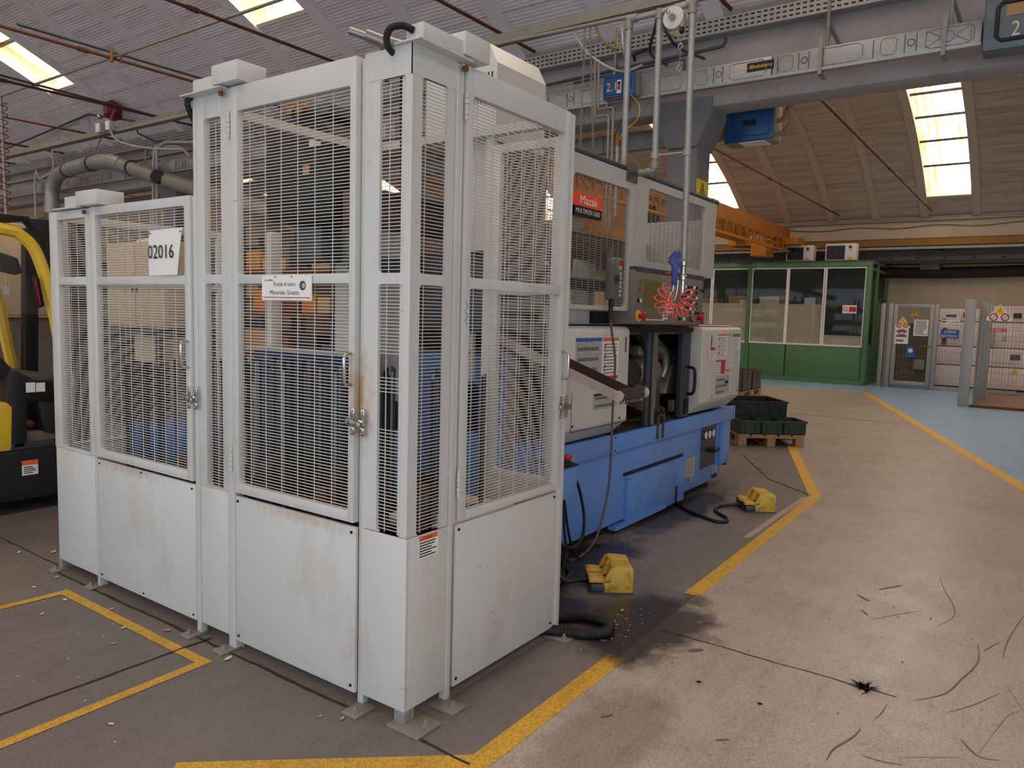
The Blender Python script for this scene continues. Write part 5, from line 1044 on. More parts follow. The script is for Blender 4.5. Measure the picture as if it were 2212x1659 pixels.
for i, (y0, y1, z0, z1) in enumerate(((3.95,4.45,1.72,2.14),(3.05,3.32,1.74,2.12),(4.78,4.98,1.78,2.05))): tag(B((18.02,y0,z0),(18.03,y1,z1)).build('white_panel', panelw), ('wide white panel behind the third office window','narrow white panel behind the second office window from the right','small white panel behind the left office window')[i], 'sheet', 'white panels inside the office')  # flat white rectangles just behind the office glass
# mesh fence
def grid(X, y0, y1, z0, z1, parent, py=.055, pz=.2, axis='X', w=.0055):
    m = MB(); p = mapper(axis, X); u = y0
    while u <= y1: m.bar(p(u,z0,0),p(u,z1,0),w,w); u += py
    z = z0
    while z <= z1+.001:
        m.bar(p(y0,z,0),p(y1,z,0),w,w); z += pz
    return m.build('wire_mesh', galvd, parent, kind='stuff', normals=False)
fg = thing('fence_gate', 'galvanised mesh gate hung with warning notices beside the office', 'gate', (18.0,.9,0)); FX = 18.0
for y in (1.43,1.26,.30): B((FX,y,0),(FX+.09,y+.09,2.0)).build('post', galv, fg, bevel=.004)
gf = MB(); gf.box((FX+.02,.40,.08),(FX+.08,.49,1.99)); gf.box((FX+.02,1.16,.08),(FX+.08,1.25,1.99)); gf.box((FX+.02,.49,1.90),(FX+.08,1.16,1.99)); gf.box((FX+.02,.49,.08),(FX+.08,1.16,.17)); gf.build('gate_frame', galv, fg, bevel=.004)
grid(FX+.05,.49,1.16,.17,1.9,fg); B((FX-.03,.42,1.0),(FX+.02,.62,1.03)).build('handle', brass, fg); 
tag(B((20.12,.56,0.02),(20.19,1.6,1.55)).build('dark_plinth', M('dado_brown',(116,100,84),.8,var=.1)), 'brown painted dado panel behind the mesh gate', 'panel'); jb_ = tag(B((20.0,.75,.35),(20.12,1.0,.62)).build('socket_box', conduit, bevel=.02), 'grey socket box low on the wall behind the gate', 'socket box')
def notice(y0, z0, y1, z1, label, x, head=None, hm=None, rows=5, bg=paper):
    o = tag(B((x-.004,y0,z0),(x,y1,z1)).build('notice', bg), label, 'sign')
    if hm: B((x-.006,y0+.01,z1-(z1-z0)*head),(x-.004,y1-.01,z1-.01)).build('header', hm, o)
    if rows: print_lines(inkg, o,(x-.0045,y1,z0),(0,-1,0),(0,0,1),.03,.03,(y1-y0)-.03,(z1-z0)*(1-(head or .05)),rows,lift=.002)
    return o
def triangle(yc, z0, h, label, x, extra=True, bg=None):
    o = tag(MB().prism([(yc-h*.58,z0),(yc+h*.58,z0),(yc,z0+h)],'x',x-.004,x).build('warning_triangle', bg or inkyel), label, 'sign')
    MB().tube([(x-.006,yc-h*.46,z0+.05*h+.01),(x-.006,yc+h*.46,z0+.05*h+.01),(x-.006,yc,z0+h*.92)],.006,4,closed=True).build('border', ink, o); MB().bar((x-.006,yc,z0+h*.2),(x-.006,yc+.01,z0+h*.62),.02,.004).build('symbol', ink, o)
    return o
def houseshape(yc, z0, w, h, label, x):
    o = tag(MB().prism([(yc-w/2,z0),(yc+w/2,z0),(yc+w/2,z0+h*.15),(yc,z0+h),(yc-w/2,z0+h*.15)],'x',x-.004,x).build('warning_board', paper), label, 'sign')
    MB().prism([(yc-w*.24,z0+h*.42),(yc+w*.24,z0+h*.42),(yc,z0+h*.95)],'x',x-.007,x-.004).build('yellow_triangle', inkyel, o); MB().bar((x-.009,yc+.01,z0+h*.5),(x-.009,yc-.01,z0+h*.75),.02,.004).build('bolt_symbol', ink, o)
    for s in (-1,1): MB().tube([(x-.007,yc+s*w*.22+w*.15*cos(t),z0+h*.22+w*.15*sin(t)) for t in [k*pi/6 for k in range(12)]],.010,4,closed=True).build('prohibition_ring', inkred, o); MB().bar((x-.008,yc+s*w*.22-w*.1,z0+h*.32),(x-.008,yc+s*w*.22+w*.1,z0+h*.12),.014,.004).build('prohibition_bar', ink, o)
    return o
NX = FX+.01
triangle(.80,1.72,.15,'yellow hazard triangle high on the mesh gate',NX); houseshape(1.04,1.43,.32,.26,'white house-shaped high voltage board on the mesh gate',NX)
n1 = notice(.90,1.05,1.19,1.43,'white no-entry notice under the house-shaped board on the gate',NX,rows=3); MB().tube([(NX-.007,1.045+.065*cos(t),1.33+.065*sin(t)) for t in [k*pi/6 for k in range(12)]],.010,4,closed=True).build('prohibition_ring', inkred, n1)
notice(.50,1.25,.80,1.63,'white printed rules sheet on the right of the gate',NX,rows=12); n2 = notice(.75,.74,.92,1.0,'blue mandatory sign low on the mesh gate',NX,rows=0,bg=inkblu); MB().cyl((NX-.004,.835,.90),(NX-.006,.835,.90),.05,n=14).build('symbol', paper, n2)
fp = thing('mesh_fence', 'mesh fence panel with the blue electrical cabin sign', 'fence', (18.1,0,0)); grid(FX+.05,-1.3,.30,.1,1.95,fp); B((FX+.03,-1.3,.04),(FX+.07,.30,.10)).build('bottom_rail', galv, fp)
n3 = tag(B((FX,-.13,1.22),(FX+.004,.24,1.42)).build('cabin_sign', inkblu), 'blue sign reading Cabina Elettrica on the mesh fence', 'sign'); text('CABINA', paper, n3,(FX-.001,.17,1.34),(0,-1,0),(0,0,1),.055,.24); text('ELETTRICA', paper, n3,(FX-.001,.215,1.245),(0,-1,0),(0,0,1),.055,.32)
n4 = tag(B((FX,-.13,1.49),(FX+.004,.24,1.70)).build('voltage_sign', paper), 'white voltage sign with red blue and yellow bars above the cabin sign', 'sign'); text('15 000 V', inkred, n4,(FX-.001,.12,1.64),(0,-1,0),(0,0,1),.05,.24); text('V 230/400', ink, n4,(FX-.001,.12,1.57),(0,-1,0),(0,0,1),.04,.24); text('RETE A TERRA', ink, n4,(FX-.001,.12,1.505),(0,-1,0),(0,0,1),.035,.24)
for z, mt in ((1.645,inkred),(1.58,inkblu),(1.515,inkyel)): B((FX-.003,.14,z),(FX,.23,z+.035)).build('colour_bar', mt, n4)
fc = thing('mesh_fence', 'galvanised mesh cage fence in the right foreground of the switchgear', 'fence', (14.4,-1.2,0)); CX = 14.4
B((CX,-.67,0),(CX+.05,-.49,2.0)).build('post', galv, fc, bevel=.004); 
for k in range(3): B((CX+.5+.62*k,-.78-.03*k,0),(CX+.58+.62*k,-.70-.03*k,1.98)).build('post', galv, fc, bevel=.004)
grid(CX+.03,-3.3,-.70,.05,1.97,fc); B((CX+.01,-3.3,.0),(CX+.05,-.68,.05)).build('bottom_rail', rust, fc)
grid(-.74,CX+.05,FX,.1,1.95,fc,axis='Y',py=.11); houseshape(-1.04,1.62,.40,.30,'white house-shaped warning board on the right-hand cage',CX+.02)
n5 = tag(B((CX+.015,-1.17,1.42),(CX+.02,-.90,1.48)).build('voltage_strip', inkred), 'red strip reading 15 000 V on the right-hand cage', 'sign'); text('15 000 V', paper, n5,(CX+.013,-.915,1.43),(0,-1,0),(0,0,1),.04,.24)
sheet('cage_floor', [(14.5,-3.3),(19.2,-3.3),(19.2,-.75),(14.5,-.75)], .002, M('cage_floor_brown',(150,122,100),.8,var=.15))
# ---------------------------------------------------------------- foot switches, hoses, pallets, leaves
def pedal(x, y, rz, label, mat=yellow):
    t = thing('foot_switch', label, 'foot switch', (x,y,0), rz, group='foot switches on the floor')
    def pr(name, poly, a, b, mt, bev=.006): return MB().prism(poly,'y',a,b).build(name, mt, t, bevel=bev, local=True)
    pr('base_plate',[(-.006,0),(.236,0),(.236,.008),(-.006,.008)],0,.27,gunmet,.002)
    for a in (.004,.137):
        pr('switch_body',[(.002,.008),(.08,.008),(.08,.052),(.002,.052)],a,a+.125,gunmet); pr('treadle',[(-.006,.056),(.080,.056),(.080,.078),(.01,.084),(-.006,.076)],a+.010,a+.112,mat,.005)
        pr('hood',[(.07,.004),(.232,.004),(.235,.13),(.228,.142),(.125,.15),(.112,.142),(.108,.062),(.07,.056)],a+.002,a+.120,mat,.008)
        pr('hood_cheek',[(.07,.07),(.112,.075),(.118,.142),(.108,.14)],a+.0,a+.02,mat,.003); pr('hood_cheek',[(.07,.07),(.112,.075),(.118,.142),(.108,.14)],a+.105,a+.125,mat,.003)
    for yy in (.06,.20): MB().cyl((-.005,yy,.065),(-.012,yy,.065),.008,n=8).build('hinge_pin', blackst, t, local=True)
    MB().cyl((0,.14,.03),(-.045,.14,.03),.016,n=10).build('cable_gland', black, t, local=True, smooth=True)
    return t
UA = atan2(-.81,.59)
pedal(1.585,.127,UA,'worn yellow double foot switch near the mesh guard'); pedal(3.885,.035,UA,'worn yellow double foot switch further along the lathe')
pipe('foot_switch_cable',[(1.655,.245,.03),(1.60,.29,.03),(1.58,.33,.06),(1.53,.34,.09),(1.45,.32,.06),(1.35,.3,.02),(1.15,.3,.013)],.012,black,'black cable from the nearer foot switch','cable',8,6); pipe('foot_switch_cable',[(3.96,.145,.03),(3.93,.21,.02),(3.86,.25,.015),(3.72,.22,.013),(3.60,.10,.013),(3.50,.05,.013),(3.44,.09,.013),(3.47,.20,.013),(3.62,.42,.013),(3.8,.60,.013)],.013,black,'black cable curling from the further foot switch','cable',8,6)
pipe('corrugated_hose',[(1.00,.14,.03),(1.10,.09,.028),(1.19,.02,.028),(1.235,-.05,.028),(1.245,-.13,.028),(1.21,-.19,.028),(1.14,-.205,.028),(1.07,-.15,.028),(1.02,-.05,.028),(.97,.05,.03)],.024,black,'black corrugated hose looped on the floor beside the guard foot','hose',12,14,rib=.14)
pipe('floor_cable',[(1.9,.5,.012),(1.75,.36,.012),(1.6,.33,.012),(1.4,.36,.012),(1.2,.40,.012)],.01,black,'dark cable lying in the oil beside the lathe base','cable',8,6)
def pallet(x, y, rz, label):
    t = thing('pallet', label, 'pallet', (x,y,0), rz, group='wooden pallets')
    def bx(n, a, b): return B(a,b).build(n, wood, t, local=True, bevel=.003, seg=1)
    for yy in (0,.165,.33,.495,.66): bx('top_board',(0,yy,.122),(1.2,yy+.14,.144))
    for xx in (0,.5275,1.055): bx('cross_board',(xx,0,.1),(xx+.145,.8,.122))
    for xx in (0,.5275,1.055):
        for yy in (0,.35,.70): bx('block',(xx,yy,.022),(xx+.145,yy+.10,.1))
    for yy in (0,.35,.70): bx('bottom_board',(0,yy,0),(1.2,yy+.10,.022))
    return t
def placed(x, y, rz):
    c, s = cos(rz), sin(rz); return lambda p: (x+c*p[0]-s*p[1], y+s*p[0]+c*p[1], p[2])
def crate(tf, a, b, label, mat, cat='crate', wall=.012, ribs=5, group=None, lip=True):
    (x0,y0,z0),(x1,y1,z1) = a, b; c = tf(((x0+x1)/2,(y0+y1)/2,z0)); t = thing('crate', label, cat, c, group=group)
    def bx(n, p, q): return MB().box(p,q).move(tf).build(n, mat, t)
    bx('floor_panel',(x0,y0,z0),(x1,y1,z0+wall)); bx('wall_panel',(x0,y0,z0),(x0+wall,y1,z1)); bx('wall_panel',(x1-wall,y0,z0),(x1,y1,z1)); bx('wall_panel',(x0,y0,z0),(x1,y0+wall,z1)); bx('wall_panel',(x0,y1-wall,z0),(x1,y1,z1))
    if lip:
        m = MB(); e = .014; m.box((x0-e,y0-e,z1-.025),(x0,y1+e,z1)); m.box((x1,y0-e,z1-.025),(x1+e,y1+e,z1)); m.box((x0,y0-e,z1-.025),(x1,y0,z1)); m.box((x0,y1,z1-.025),(x1,y1+e,z1)); m.move(tf).build('rim', mat, t)
    for k in range(ribs):
        u = x0+(x1-x0)*(k+.5)/ribs; v = y0+(y1-y0)*(k+.5)/ribs; e = .010
        bx('rib',(u-.004,y0-e,z0+.02),(u+.004,y0,z1-.02)); bx('rib',(x0-e,v-.004,z0+.02),(x0,v+.004,z1-.02))
    return t
# near pallet: its short side faces the aisle, long axis runs away from the camera
PA = atan2(.61,.79); tf = placed(7.42,.50,PA)
pallet(7.42,.50,PA,'wooden pallet under black and green crates by the lathe end')
for k, (y0, y1) in enumerate(((-.02,.25),(.26,.52),(.53,.79))): crate(tf,(.02,y0,.144),(.40,y1,.31),('right dark green bin at the front of the near pallet','middle dark green bin at the front of the near pallet','left dark green bin at the front of the near pallet')[k],dgreen,'bin',ribs=2,group='green bins on the near pallet')
crate(tf,(.43,.02,.144),(1.1,.78,.30),'low black crate lying under the taller one on the near pallet',dark,ribs=4); crate(tf,(.42,.06,.302),(1.08,.80,.50),'black plastic crate on top of the near pallet',dark,ribs=5)
rg = tag(MB().sphere((0,0,.05),.09,(1.6,.8,.5),n=10,m=6).move(placed(7.55,.72,PA)).build('rag', paper, smooth=True), 'crumpled white and red rag under the near pallet', 'rag'); rg.location = (0,0,-.005)
MB().sphere((.05,.0,.06),.06,(1.2,.6,.6),n=8,m=5).move(placed(7.55,.72,PA)).build('red_print', inkred, rg, smooth=True)
yp = thing('floor_sign', 'lime yellow folding floor sign behind the black crate', 'floor sign', (8.6,1.60,0)); lime = M('lime_plastic',(190,206,50),.5,var=.05)
for s in (-1,1): MB().add([(8.6+s*.16,1.46,0),(8.6+s*.16,1.76,0),(8.6+s*.012,1.70,.40),(8.6+s*.012,1.60,.40),(8.6+s*.18,1.46,0),(8.6+s*.18,1.76,0),(8.6+s*.03,1.70,.405),(8.6+s*.03,1.60,.405)],[(0,1,2,3),(7,6,5,4),(0,4,5,1),(1,5,6,2),(2,6,7,3),(3,7,4,0)]).build('panel', lime, yp)
MB().cyl((8.6,1.60,.40),(8.6,1.70,.40),.025,n=8).build('hinge_bar', lime, yp)
pallet(12.3,2.9,0,'wooden pallet with two metal boxes beyond the lathe'); tf2 = placed(12.3,2.9,0)
steelg = M('grey_green_steel',(92,92,80),.55,.2,var=.2)
for k, (a, b) in enumerate((((.02,.0,.145),(.57,.42,.52)),((.61,.0,.145),(1.16,.42,.52)))): crate(tf2,a,b,('left','right')[k]+' grey-green steel box on the far pallet',steelg,'box',ribs=1,group='steel boxes on the far pallet')
# dry leaves and chips
def leaf(x, y, s, rz, label, mat=leafm, curl=.4):
    m = MB(); N = 6
    for i in range(N+1):
        t = i/N; w = sin(pi*t)**.8*.42+.01
        for sgn in (-1,0,1): m.v.append(Vector((x+s*((t-.5)*cos(rz)-sgn*w*.5*sin(rz)), y+s*((t-.5)*sin(rz)+sgn*w*.5*cos(rz)), .004+s*curl*((t-.5)**2*.8+abs(sgn)*.12*sin(pi*t)))))
    for i in range(N):
        for k in range(2): m.f.append((i*3+k,i*3+k+1,i*3+3+k+1,i*3+3+k))
    return tag(m.build('dry_leaf', mat, smooth=True, normals=False), label, 'leaf', 'dry leaves and chips on the floor')
LV = [(-.058,1.30,.05,.8,'curled brown leaf by the second guard foot',leafm),(-.075,.955,.05,.3,'pale leaf lying at the third guard foot',scrapm),(-.04,2.21,.055,1.2,'dry leaf beside the leftmost anchor bolt',leafm),(-.08,1.42,.045,2.2,'dark leaf against the kick panel of the low guard',leafm),
      (-.63,.83,.03,1.9,'pale chip lying alone before the yellow box line',scrapm),(-.19,1.60,.035,.4,'small chip inside the marked box near its right side',scrapm),(-.20,2.15,.04,1.3,'curved pale chip inside the marked box near its far corner',scrapm),(-.30,1.47,.035,2.6,'thin brown leaf in the middle of the marked box',leafm),
      (-.10,.215,.03,.4,'orange leaf beside the foot near the corner',leafm),(-.115,1.86,.03,.2,'small chip on the yellow line of the marked box',scrapm),(1.48,-.12,.035,.2,'orange leaf on the oily floor below the foot switch',leafm),(.10,2.98,.05,.5,'pale chip left of the low guard',scrapm),(-.03,3.12,.045,1.0,'pale chip by the forklift shadow',scrapm),(-.08,2.52,.03,.2,'tiny chip near the leftmost foot',scrapm),
      (-.22,2.45,.035,1.7,'pale chip beyond the far side of the marked box',scrapm),(-.35,2.05,.03,.6,'pale chip at the left inside the marked box',scrapm)]
for a in LV: leaf(*a[:4],a[4],a[5])
for k in range(60):
    x = random.uniform(-.9,.1); y = random.uniform(.2,3.4)
    if x > -.09 and y < 2.7: continue
    s = random.uniform(.003,.007); MB().poly([(x-s,y-s*.4,.004),(x+s*.8,y-s*.5,.005),(x+s,y+s*.4,.004),(x-s*.6,y+s*.5,.005)]).build('floor_crumb', scrapm, floor, normals=False)
for k in range(46):
    a = random.uniform(0,2*pi); x = 1.30+random.gauss(0,.13); y = -.22+random.gauss(0,.06); s = random.uniform(.004,.012)
    MB().tube([(x,y,.004),(x+s*cos(a),y+s*sin(a),.007),(x+s*1.4*cos(a+.6),y+s*1.4*sin(a+.6),.004)],.0011,4).build('floor_swarf', (scrapm,rust,steel)[k%3], floor)
# ---------------------------------------------------------------- inside the guards
st = thing('workpiece_stocker', 'dark workpiece stocker with upright rods inside the tall guard', 'stocker', (.55,1.0,0))
B((.20,.26,.05),(.95,1.24,.40)).build('base', dkblue, st, bevel=.01)
navy = M('navy_panel',(58,76,112),.5,var=.25,scale=6,dirt=(30,30,36),dirt_amt=.5)
def stock(t, x0, nx, y0, ny):
    for i in range(nx):
        for j in range(ny):
            x, y = x0+i*.17, y0+j*.15; MB().lathe([(.06,0),(.066,.01),(.066,.05),(.045,.055)],(x,y,.40),'z',14).build('pallet_disc', blackst, t, smooth=True)
            h = .10+.05*((i*3+j*5)%4); MB().lathe([(.03,0),(.05,.005),(.05,h),(.03,h)],(x,y,.455),'z',12).build('ring_stack', (rust,oilmet,blackst)[(i+j)%3], t, smooth=True)
            for a in range(3): MB().cyl((x+.058*cos(a*2.1),y+.058*sin(a*2.1),.45),(x+.058*cos(a*2.1),y+.058*sin(a*2.1),1.22),.0065,n=6).build('guide_rod', (blackst,blackst,gunmet,steel)[(a+i*2+j)%4], t)
stock(st,.30,4,.33,6)
lo = thing('workpiece_stocker', 'blue workpiece stocker with upright rods inside the low guard', 'stocker', (.55,2.0,0))
B((.20,1.34,.05),(.95,2.55,.40)).build('base', dkblue, lo, bevel=.01); B((.34,2.0,.42),(.72,2.58,.80)).build('drive_housing', M('bright_blue',(44,104,196),.45,var=.1), lo, bevel=.03)
B((.955,1.30,.40),(.985,2.2,1.25)).build('back_panel', navy, lo); B((.90,1.30,1.25),(1.0,2.2,1.265)).build('ledge', conduit, lo); MB().add([(.953,2.02,1.12),(.953,1.96,1.12),(.953,1.99,1.17)],[(0,1,2)]).build('warning_triangle', inkyel, lo, normals=False)
stock(lo,.30,4,1.42,4)
for j in range(3): 
    for a in range(2): MB().cyl((.30,2.08+j*.17+.05*a,.42),(.30,2.08+j*.17+.05*a,1.16),.010,n=6).build('guide_rod', blackst, lo)
ld = thing('loader_head', 'black gantry loader head high inside the tall guard', 'loader', (.85,1.5,1.9))
MB().prism([(1.28,1.94),(1.78,1.97),(1.80,2.02),(1.80,2.50),(1.46,2.52),(1.34,2.50),(1.25,2.38),(1.24,2.0)],'x',.74,.98).build('housing', blackst, ld, bevel=.03)
MB().lathe([(.02,-.03),(.035,-.02),(.035,.02),(.02,.03)],(.70,1.52,2.53),'x',12).build('fitting', brass, ld, smooth=True); MB().lathe([(.02,-.03),(.035,-.02),(.035,.02),(.02,.03)],(.70,1.44,2.53),'x',12).build('fitting', brass, ld, smooth=True)
B((.735,1.33,2.34),(.74,1.42,2.38)).build('data_plate', scrapm, ld); B((.735,1.42,2.20),(.74,1.47,2.25)).build('data_plate', card, ld); B((.80,1.4,1.75),(.95,1.6,1.95)).build('arm', gunmet, ld, bevel=.01)
B((.76,1.30,2.50),(1.0,1.75,2.56)).build('cross_slide', gunmet, ld, bevel=.01)
for i, (y0, y1, z0, z1) in enumerate(((1.37,1.52,1.04,1.94),(2.09,2.14,1.0,1.96))): tag(B((1.0,y0,0),(1.07,y1,z1)).build('loader_column', cover_w, bevel=.006), ('wide cream loader column seen through the tall mesh door','narrow cream column further left behind the tall mesh door')[i], 'column')
rb_ = tag(B((1.14,1.205,1.285),(1.30,1.31,1.385)).build('red_box', darkred, bevel=.01), 'dark red terminal box behind the corner mesh panel', 'terminal box')
gp_ = tag(B((1.12,1.05,1.0),(1.16,1.38,2.0)).build('grey_shield', conduit), 'grey sheet shield standing behind the corner mesh panel', 'shield')
mb_ = thing('bolted_bracket', 'grey bolted bracket seen through the right corner mesh', 'bracket', (1.12,.9,1.2)); B((1.13,.62,1.15),(1.16,.72,1.72)).build('plate', conduit, mb_, bevel=.004)
for z in (1.3,1.42,1.55,1.66):
    for y in (.645,.695): MB().cyl((1.13,y,z),(1.12,y,z),.012,n=8).build('bolt', steel, mb_, smooth=True)
sw_ = thing('dirty_tray', 'pale worn tray low inside the right door of the tall guard', 'tray', (.7,.3,.5)); B((.45,.1,.56),(.98,.55,.60)).build('tray', scrapm, sw_, bevel=.006); B((.5,.15,.0),(.93,.24,.56)).build('stand', blackst, sw_)
# ---------------------------------------------------------------- background behind the guards
WORD = {'cardboard':'brown','pallet_wood':'wooden','shelf_goods':'ochre','oily_sheet':'mauve','dark_plastic':'dark grey','crane_orange':'orange','rusty_steel':'rust-coloured','black_steel':'black','gunmetal':'blue-grey','bin_green':'dark green'}
ORD = ('first','second','third','fourth','fifth','sixth','seventh','eighth','ninth','tenth','eleventh','twelfth','thirteenth','fourteenth','fifteenth','sixteenth','seventeenth','eighteenth')
def rack(x0, y0, x1, y1, h, shelves, label, goods):
    t = thing('storage_rack', label, 'rack', ((x0+x1)/2,(y0+y1)/2,0))
    for x in (x0,x1-.06):
        y = y0
        while y <= y1: B((x,y,0),(x+.06,y+.06,h)).build('upright', gunmet, t); y += (y1-y0-.06)/2-.0001
    for z in shelves: B((x0,y0,z-.05),(x1,y1,z)).build('shelf', rust, t)
    rnd = random.Random(int(x0*10+y0))
    for z in shelves:
        y = y0+.1; k = 0
        while y < y1-.3:
            w = rnd.uniform(.2,.6); hh = rnd.uniform(.12,.32); d = rnd.uniform(.3,x1-x0-.2); mt = rnd.choice(goods); k += 1
            o = B((x0+.04,y,z+.001),(x0+.04+d,y+w,z+hh)).build('stored_goods', mt, bevel=.006)
            tag(o, '%s package, %s from right on %s, rack %s' % (WORD[mt.name], ORD[k-1], ('lowest shelf','second shelf','third shelf','top shelf')[shelves.index(z)], rackname), 'package', 'packages on the rack '+rackname); y += w+rnd.uniform(.03,.12)
    return t
rackname = 'behind the tall guard'; rack(3.75,3.0,4.6,6.4,2.5,[.35,.95,1.45,1.95],'steel storage rack full of brown goods behind the tall guard',[card,wood,shelfgo,brownm,dark,orange,rust])
rackname = 'behind the low guard'; rack(5.6,8.5,6.5,14.0,2.6,[.35,1.0,1.65,2.2],'steel storage rack in the dim bay behind the low guard',[card,dark,rust,blackst,wood,gunmet])
rackname = 'far beyond the lathe'; rack(9.0,5.6,9.9,10.5,2.4,[.35,.95,1.5,2.0],'steel storage rack far beyond the lathe in the second bay',[card,wood,dark,dgreen,rust,brownm])
bc = thing('tool_cabinet', 'beige two-door tool cabinet above a dark bench behind the low guard', 'cabinet', (3.2,7.4,1.2)); B((3.0,6.72,1.22),(3.5,8.1,2.26)).build('casing', beige, bc, bevel=.01); B((2.985,6.74,1.25),(3.0,7.40,2.23)).build('door', beige, bc, bevel=.004); B((2.985,7.42,1.25),(3.0,8.08,2.23)).build('door', beige, bc, bevel=.004)
for y in (7.36,7.46): B((2.97,y-.01,1.65),(2.985,y+.01,1.78)).build('handle', blackst, bc)
bn = thing('workbench', 'dark steel workbench carrying the beige tool cabinet', 'bench', (3.2,7.4,0)); B((2.8,6.6,1.15),(3.6,8.5,1.22)).build('worktop', blackst, bn); 
for x in (2.82,3.52):
    for y in (6.62,8.4): B((x,y,0),(x+.06,y+.06,1.15)).build('leg', blackst, bn)
B((2.9,7.55,.1),(3.5,8.4,1.1)).build('drawer_unit', blackst, bn); B((2.88,6.7,.82),(3.5,7.25,1.14)).build('drawer_unit', beige, bn)
sg = tag(MB().cyl((3.2,7.1,2.30),(3.3,7.9,2.30),.03).build('rolled_drawing', paper), 'rolled paper on top of the beige tool cabinet', 'paper roll')
wc = thing('control_cabinet', 'tall beige control cabinet behind the forklift', 'cabinet', (.9,6.6,0)); B((.1,6.4,1.34),(1.7,6.9,2.25)).build('casing', beige, wc, bevel=.01); B((.95,6.385,1.37),(1.66,6.4,2.2)).build('door', beige, wc, bevel=.004); B((.13,6.385,1.37),(.93,6.4,2.2)).build('door', beige, wc, bevel=.004); B((.15,6.45,0),(1.65,6.9,1.34)).build('plinth', plasterg, wc); MB().cyl((1.0,6.385,1.75),(1.0,6.37,1.75),.025,n=12).build('lock', chrome, wc, smooth=True)
flat(paperg, wc,(.95,6.384,1.52),(1,0,0),(0,0,1),0,0,.16,.08,'label_plate',.002); MB().bar((.35,6.36,1.9),(.9,6.36,1.36),.05,.01).build('red_stripe', inkred, wc)
# ---------------------------------------------------------------- forklift
fk = thing('forklift', 'yellow and black forklift truck parked behind the low guard', 'forklift', (-.2,4.6,0)); FY = 4.02
def fpr(name, poly, a, b, mat, bev=.01): return MB().prism(poly,'y',a,b).build(name, mat, fk, bevel=bev)
fpr('chassis',[(-1.0,.10),(1.05,.10),(1.05,.30),(.62,.42),(.62,.455),(-1.0,.455)],FY,5.05,dark,.015); fpr('side_step',[(-.2,.455),(.62,.455),(.62,.50),(-.2,.515)],FY+.02,5.03,gunmet,.006)
fpr('floor_plate',[(.28,.50),(.72,.50),(.72,.565),(.28,.575)],FY+.06,5.0,M('footwell_tread',(110,98,84),.7,var=.2),.004); fpr('counterweight',[(-1.45,.16),(-.95,.16),(-.95,1.0),(-1.15,1.05),(-1.42,.85),(-1.48,.5)],FY,5.05,fyellow,.05)
fpr('seat_hood',[(-.95,.455),(.30,.455),(.315,.76),(.29,.80),(-.2,.86),(-.95,.95)],FY+.01,5.04,fyellow,.03); fpr('hood_trim',[(.30,.46),(.40,.46),(.42,.95),(.36,1.03),(.30,1.02),(.27,.83)],FY+.02,FY+.16,dark,.02)
fpr('seat',[(-.75,.95),(-.10,.92),(-.08,1.02),(-.5,1.06),(-.62,1.55),(-.75,1.55)],4.3,4.8,black,.04)
fpr('front_cowl',[(.52,.56),(.80,.50),(.82,.92),(.60,.98),(.46,.90)],FY+.04,5.0,dark,.02); fpr('cowl_box',[(.38,.80),(.62,.78),(.62,.93),(.40,.955)],FY+.02,FY+.35,blackst,.01)
flat(paper, fk,(.40,FY+.019,.86),(1,0,0),(0,0,1),0,0,.06,.07,'data_label',.001); flat(paper, fk,(.465,FY+.019,.86),(1,0,0),(0,0,1),0,0,.06,.065,'data_label',.001)
fpr('steering_column',[(-.15,1.42),(.05,1.40),(.36,1.02),(.52,.93),(.44,.86),(.30,.92),(.0,1.22)],FY+.10,FY+.24,dark,.02)
fl_ = flat(paper, fk,(.350,FY-.001,.275),(1,0,0),(0,0,1),0,0,.105,.105,'warning_label',.001); flat(inkor, fl_,(.350,FY-.001,.275),(1,0,0),(0,0,1),.0,.072,.105,.105,'label_header',.002); print_lines(ink, fl_,(.350,FY-.001,.275),(1,0,0),(0,0,1),.012,.01,.095,.065,4,lift=.002)
pil = [(.69,.90),(.645,1.15),(.600,1.45),(.545,1.70),(.485,1.87),(.40,1.955),(.298,1.985),(-.3,2.03),(-.9,2.03),(-1.1,1.92),(-1.18,1.4),(-1.2,.95)]
for y in (FY+.03,4.97): MB().tube(smoothpath([(x,y,z) for x,z in pil],4),.043,8).build('guard_pillar', fyellow, fk, smooth=True)
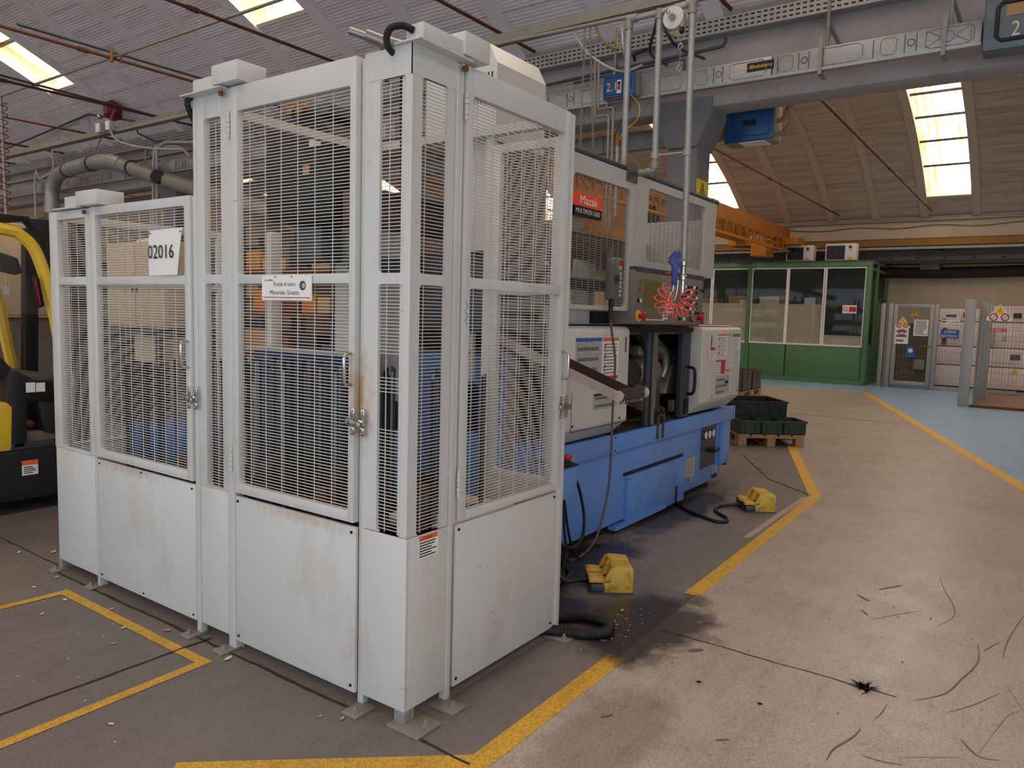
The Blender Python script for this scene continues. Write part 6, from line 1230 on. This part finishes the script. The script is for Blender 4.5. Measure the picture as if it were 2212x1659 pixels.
for y in (FY-.0,): MB().tube(smoothpath([(x+.012,y,z+.0) for x,z in pil[:7]],4),.012,6).build('pillar_groove', fyellow, fk, smooth=True)
B((-.95,FY+.02,2.06),(.46,5.02,2.085)).build('roof_panel', black, fk)
for x in (.25,-.05,-.35,-.65,-.95): B((x,FY+.05,2.0),(x+.05,5.0,2.04)).build('roof_bar', dark, fk)
fpr('mast_rail',[(.72,.15),(.82,.15),(.90,2.10),(.44,2.075),(.53,1.95),(.60,1.75),(.67,1.4),(.74,.95)],FY+.02,FY+.14,black,.01); fpr('mast_rail',[(.70,.15),(.80,.15),(.86,2.08),(.76,2.08)],4.86,4.95,black,.01); B((.82,FY+.1,.25),(.90,4.95,.55)).build('fork_carriage', black, fk)
for y in (4.2,4.75): B((.90,y,.05),(2.0,y+.12,.09)).build('fork', blackst, fk, bevel=.006)
for x, r in ((.78,.27),(-1.0,.24)):
    for y in (FY+.02,4.85): MB().lathe([(r*.5,-.01),(r*.92,0),(r,.03),(r,.17),(r*.92,.2),(r*.5,.21)],(x,y,r),'y',28).build('wheel', black, fk, smooth=True)
fpr('sun_visor',[(.28,1.84),(.41,1.80),(.44,1.70),(.40,1.68),(.30,1.70)],FY+.10,FY+.14,M('visor_navy',(40,44,60),.5,var=.1),.01); fpr('side_lamp',[(.455,1.685),(.495,1.665),(.525,1.47),(.485,1.455)],FY-.02,FY+.02,blackst,.006); fpr('lamp_lens',[(.460,1.66),(.470,1.66),(.498,1.48),(.490,1.475)],FY-.026,FY-.019,red,.0)
MB().add([(.60,FY+.05,1.40),(.27,FY+.05,1.95),(.27,FY+.05,1.42)],[(0,1,2)]).build('cab_glass', glassf, fk, normals=False)
for x, z in ((.36,.60),(.46,.60)): MB().bar((x,FY+.2,z-.02),(x+.09,FY+.22,z+.05),.10,.02).build('foot_pedal', (gunmet,darkred)[x > .4], fk, bevel=.004)
MB().cyl((.30,FY+.02,1.66),(.30,FY+.02,1.60),.004,n=6).build('key_cord', steel, fk); B((.285,FY+.015,1.545),(.315,FY+.022,1.60)).build('key_tag', paperg, fk)
